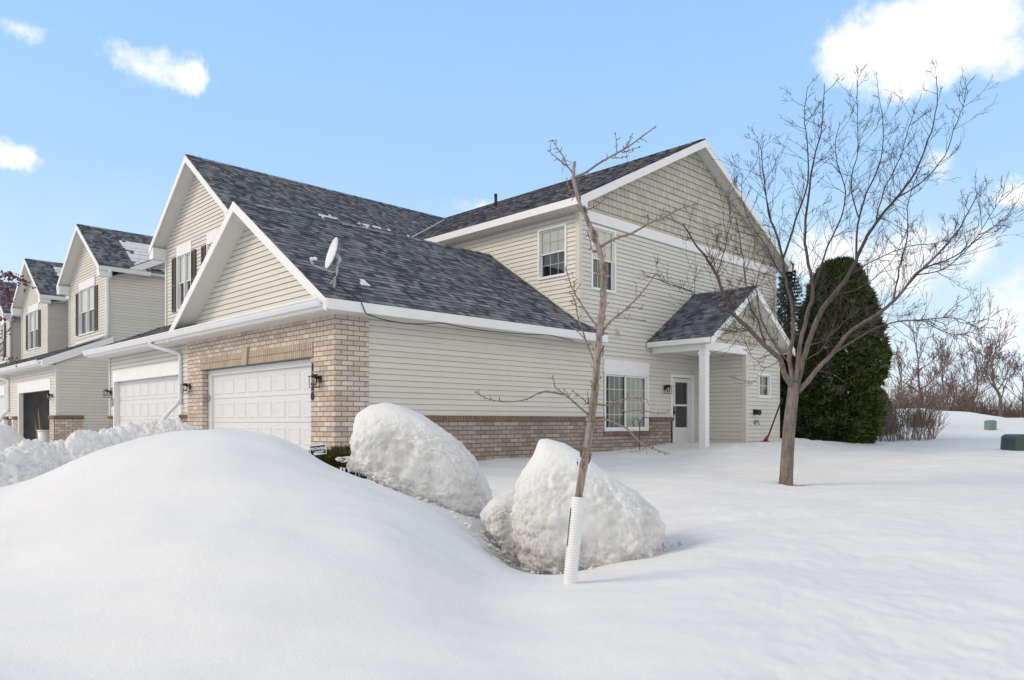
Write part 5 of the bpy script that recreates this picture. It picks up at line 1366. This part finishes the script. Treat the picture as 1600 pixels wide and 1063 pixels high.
# white post and dark post far away
f = Fr(W(1390, 648, 40), RIGHT, UP, -AHEAD)
T = empty('white_post', f.O, 'small white and grey post seen beyond the right flank of the arborvitae', 'post'); f.O.z = gz(f.O) - .1
m = MB(); m.box(f, -.14, .0, 0, 1.15, -.12, .12); m.box(f, -.17, .2, 1.15, 1.22, -.16, .16); m.build('post', 'white', T)
m = MB(); m.box(f, .0, .16, 0, 1.15, -.1, .1); m.build('panel', 'grey', T)
f = Fr(W(1500, 655, 50), RIGHT, UP, -AHEAD); f.O.z = gz(f.O) - .1
m = MB(); m.box(f, -.1, .1, 0, .55, -.1, .1); m.prism(f, [(-.16, .5), (.16, .5), (.12, .72), (-.12, .72)], -.14, .14); tag(m.build('mailbox', 'black'), 'small dark box on a post below the crooked bare tree', 'box')

# ================================================================== camera, sun, sky
cam = bpy.data.cameras.new('camera'); co = bpy.data.objects.new('camera', cam); COL.objects.link(co)
co.location = CAM; hd = math.atan2(BX.y, AX.y); co.rotation_euler = (PI / 2, 0, hd - PI / 2)
cam.sensor_width = 36; cam.lens = FPX / 1600 * 36; cam.shift_y = 127.5 / 1600; cam.clip_end = 3000; cam.clip_start = .05
sc.camera = co
ld = bpy.data.lights.new('sun', 'SUN'); ld.energy = 1.35; ld.angle = math.radians(20); ld.color = (1, .85, .66)
lo = bpy.data.objects.new('sun', ld); COL.objects.link(lo); lo.rotation_euler = sun_dir.to_track_quat('Z', 'Y').to_euler()
wd = bpy.data.worlds.new('World'); sc.world = wd; wd.use_nodes = True
nt = wd.node_tree; nt.nodes.clear()
class WN(NT):
    def __init__(s, t): s.t = t
w = WN(nt)
sky = w.n('ShaderNodeTexSky', sky_type='NISHITA', sun_disc=False, sun_elevation=math.asin(sun_dir.z), sun_rotation=math.atan2(sun_dir.x, sun_dir.y), altitude=200, air_density=1.0, dust_density=1.0, ozone_density=1.5)
tc = w.n('ShaderNodeTexCoord').outputs['Generated']
nv = w.n('ShaderNodeVectorMath', {0: tc}, operation='NORMALIZE').outputs[0]
rt = w.n('ShaderNodeVectorRotate', {'Vector': nv, 'Axis': (0, 0, 1), 'Angle': -(hd)}, rotation_type='AXIS_ANGLE').outputs[0]
sp = w.n('ShaderNodeSeparateXYZ', {0: rt})
az = w.math('MULTIPLY', w.math('ARCTAN2', sp.outputs[1], sp.outputs[0]), -1)     # + to the right of the view
el = w.math('ARCSINE', sp.outputs[2])
nz1 = w.noise(nv, 9, 7, .62); nz2 = w.noise(nv, 28, 6, .6)
nn = w.math('ADD', w.math('MULTIPLY', w.math('SUBTRACT', nz1, .5), 2.6), w.math('MULTIPLY', w.math('SUBTRACT', nz2, .5), 1.2))
wp = w.n('ShaderNodeTexNoise', {'Vector': nv, 'Scale': 16, 'Detail': 5, 'Roughness': .6}); ws = w.n('ShaderNodeSeparateXYZ', {0: wp.outputs['Color']})
az = w.math('ADD', az, w.math('MULTIPLY', w.math('SUBTRACT', ws.outputs[0], .5), .09)); el = w.math('ADD', el, w.math('MULTIPLY', w.math('SUBTRACT', ws.outputs[1], .5), .055))
blobs = [(1440, 60, 150, 62, 1.2), (1370, 75, 95, 42, 1.1), (1510, 45, 95, 65, 1.1), (1570, 85, 60, 30, .8), (1590, 293, 32, 18, .9), (1400, 420, 140, 52, .7), (1300, 395, 75, 45, .6), (1470, 255, 30, 15, .4),
         (235, 98, 66, 24, .55), (290, 115, 32, 20, .75), (38, 48, 40, 13, .4), (12, 243, 42, 20, .85), (140, 85, 60, 14, .2), (750, 318, 40, 14, .5), (1560, 480, 130, 60, .4)]
dens = None
for (px, py, rx, ry, k) in blobs:
    a0 = math.atan2(px - 800, FPX); e0 = math.atan2(659 - py, math.hypot(FPX, px - 800)); cx_ = math.cos(a0)
    ra, re = rx / FPX * cx_ ** 2 * 1.25, ry / FPX * cx_ * 1.25
    da = w.math('DIVIDE', w.math('SUBTRACT', az, a0), ra); de = w.math('DIVIDE', w.math('SUBTRACT', el, e0), re)
    r2 = w.math('ADD', w.math('MULTIPLY', da, da), w.math('MULTIPLY', de, de))
    v = w.math('MULTIPLY', w.math('SUBTRACT', 1.0, w.math('MINIMUM', r2, 4)), k)
    dens = v if dens is None else w.math('MAXIMUM', dens, v)
cm = w.n('ShaderNodeMapRange', {0: w.math('ADD', dens, nn), 1: .0, 2: .95}, clamp=True, interpolation_type='SMOOTHSTEP').outputs[0]
# unseen bright cloud added behind and above the viewer as fill light
aa = w.math('ABSOLUTE', az)
cov = w.math('MAXIMUM', w.n('ShaderNodeMapRange', {0: aa, 1: .80, 2: 1.25}, clamp=True).outputs[0], w.n('ShaderNodeMapRange', {0: el, 1: .68, 2: .95}, clamp=True).outputs[0])
fill_cloud = w.math('MULTIPLY', cov, w.n('ShaderNodeMapRange', {0: w.noise(nv, 2.6, 6, .6), 1: .30, 2: .55}, clamp=True).outputs[0])
hz = w.n('ShaderNodeMapRange', {0: el, 1: .0, 2: .62}, clamp=True).outputs[0]
veil = w.ramp(hz, [(0, (.80, .87, .95)), (.22, (.64, .81, .97)), (.5, (.41, .66, .98)), (1, (.30, .56, .97))])   # thin bright winter haze over the blue
veil = w.n('ShaderNodeVectorMath', {0: veil, 3: 10.6}, operation='SCALE').outputs[0]
skyc = w.mix(.80, sky.outputs[0], veil)
CLOUD = (9.7, 9.75, 9.85, 1)
bgc = w.mix(cm, w.mix(w.math('MULTIPLY', fill_cloud, .92), skyc, w.n('ShaderNodeVectorMath', {0: w.ramp(w.math('MULTIPLY', el, .8), [(0, (1.0, .94, .86)), (.32, (.96, .905, .83)), (.75, (.36, .335, .30))]), 3: 12.2}, operation='SCALE').outputs[0]), CLOUD)
bg = w.n('ShaderNodeBackground', {'Color': bgc, 'Strength': .1})
wo = w.n('ShaderNodeOutputWorld'); nt.links.new(bg.outputs[0], wo.inputs[0])
sc.view_settings.view_transform = 'Standard'; sc.view_settings.look = 'None'; sc.view_settings.gamma = 1; sc.view_settings.exposure = 0.17
sc.cycles.max_bounces = 5; sc.cycles.diffuse_bounces = 3; sc.cycles.glossy_bounces = 2; sc.cycles.transparent_max_bounces = 12
sc.render.engine = 'CYCLES'
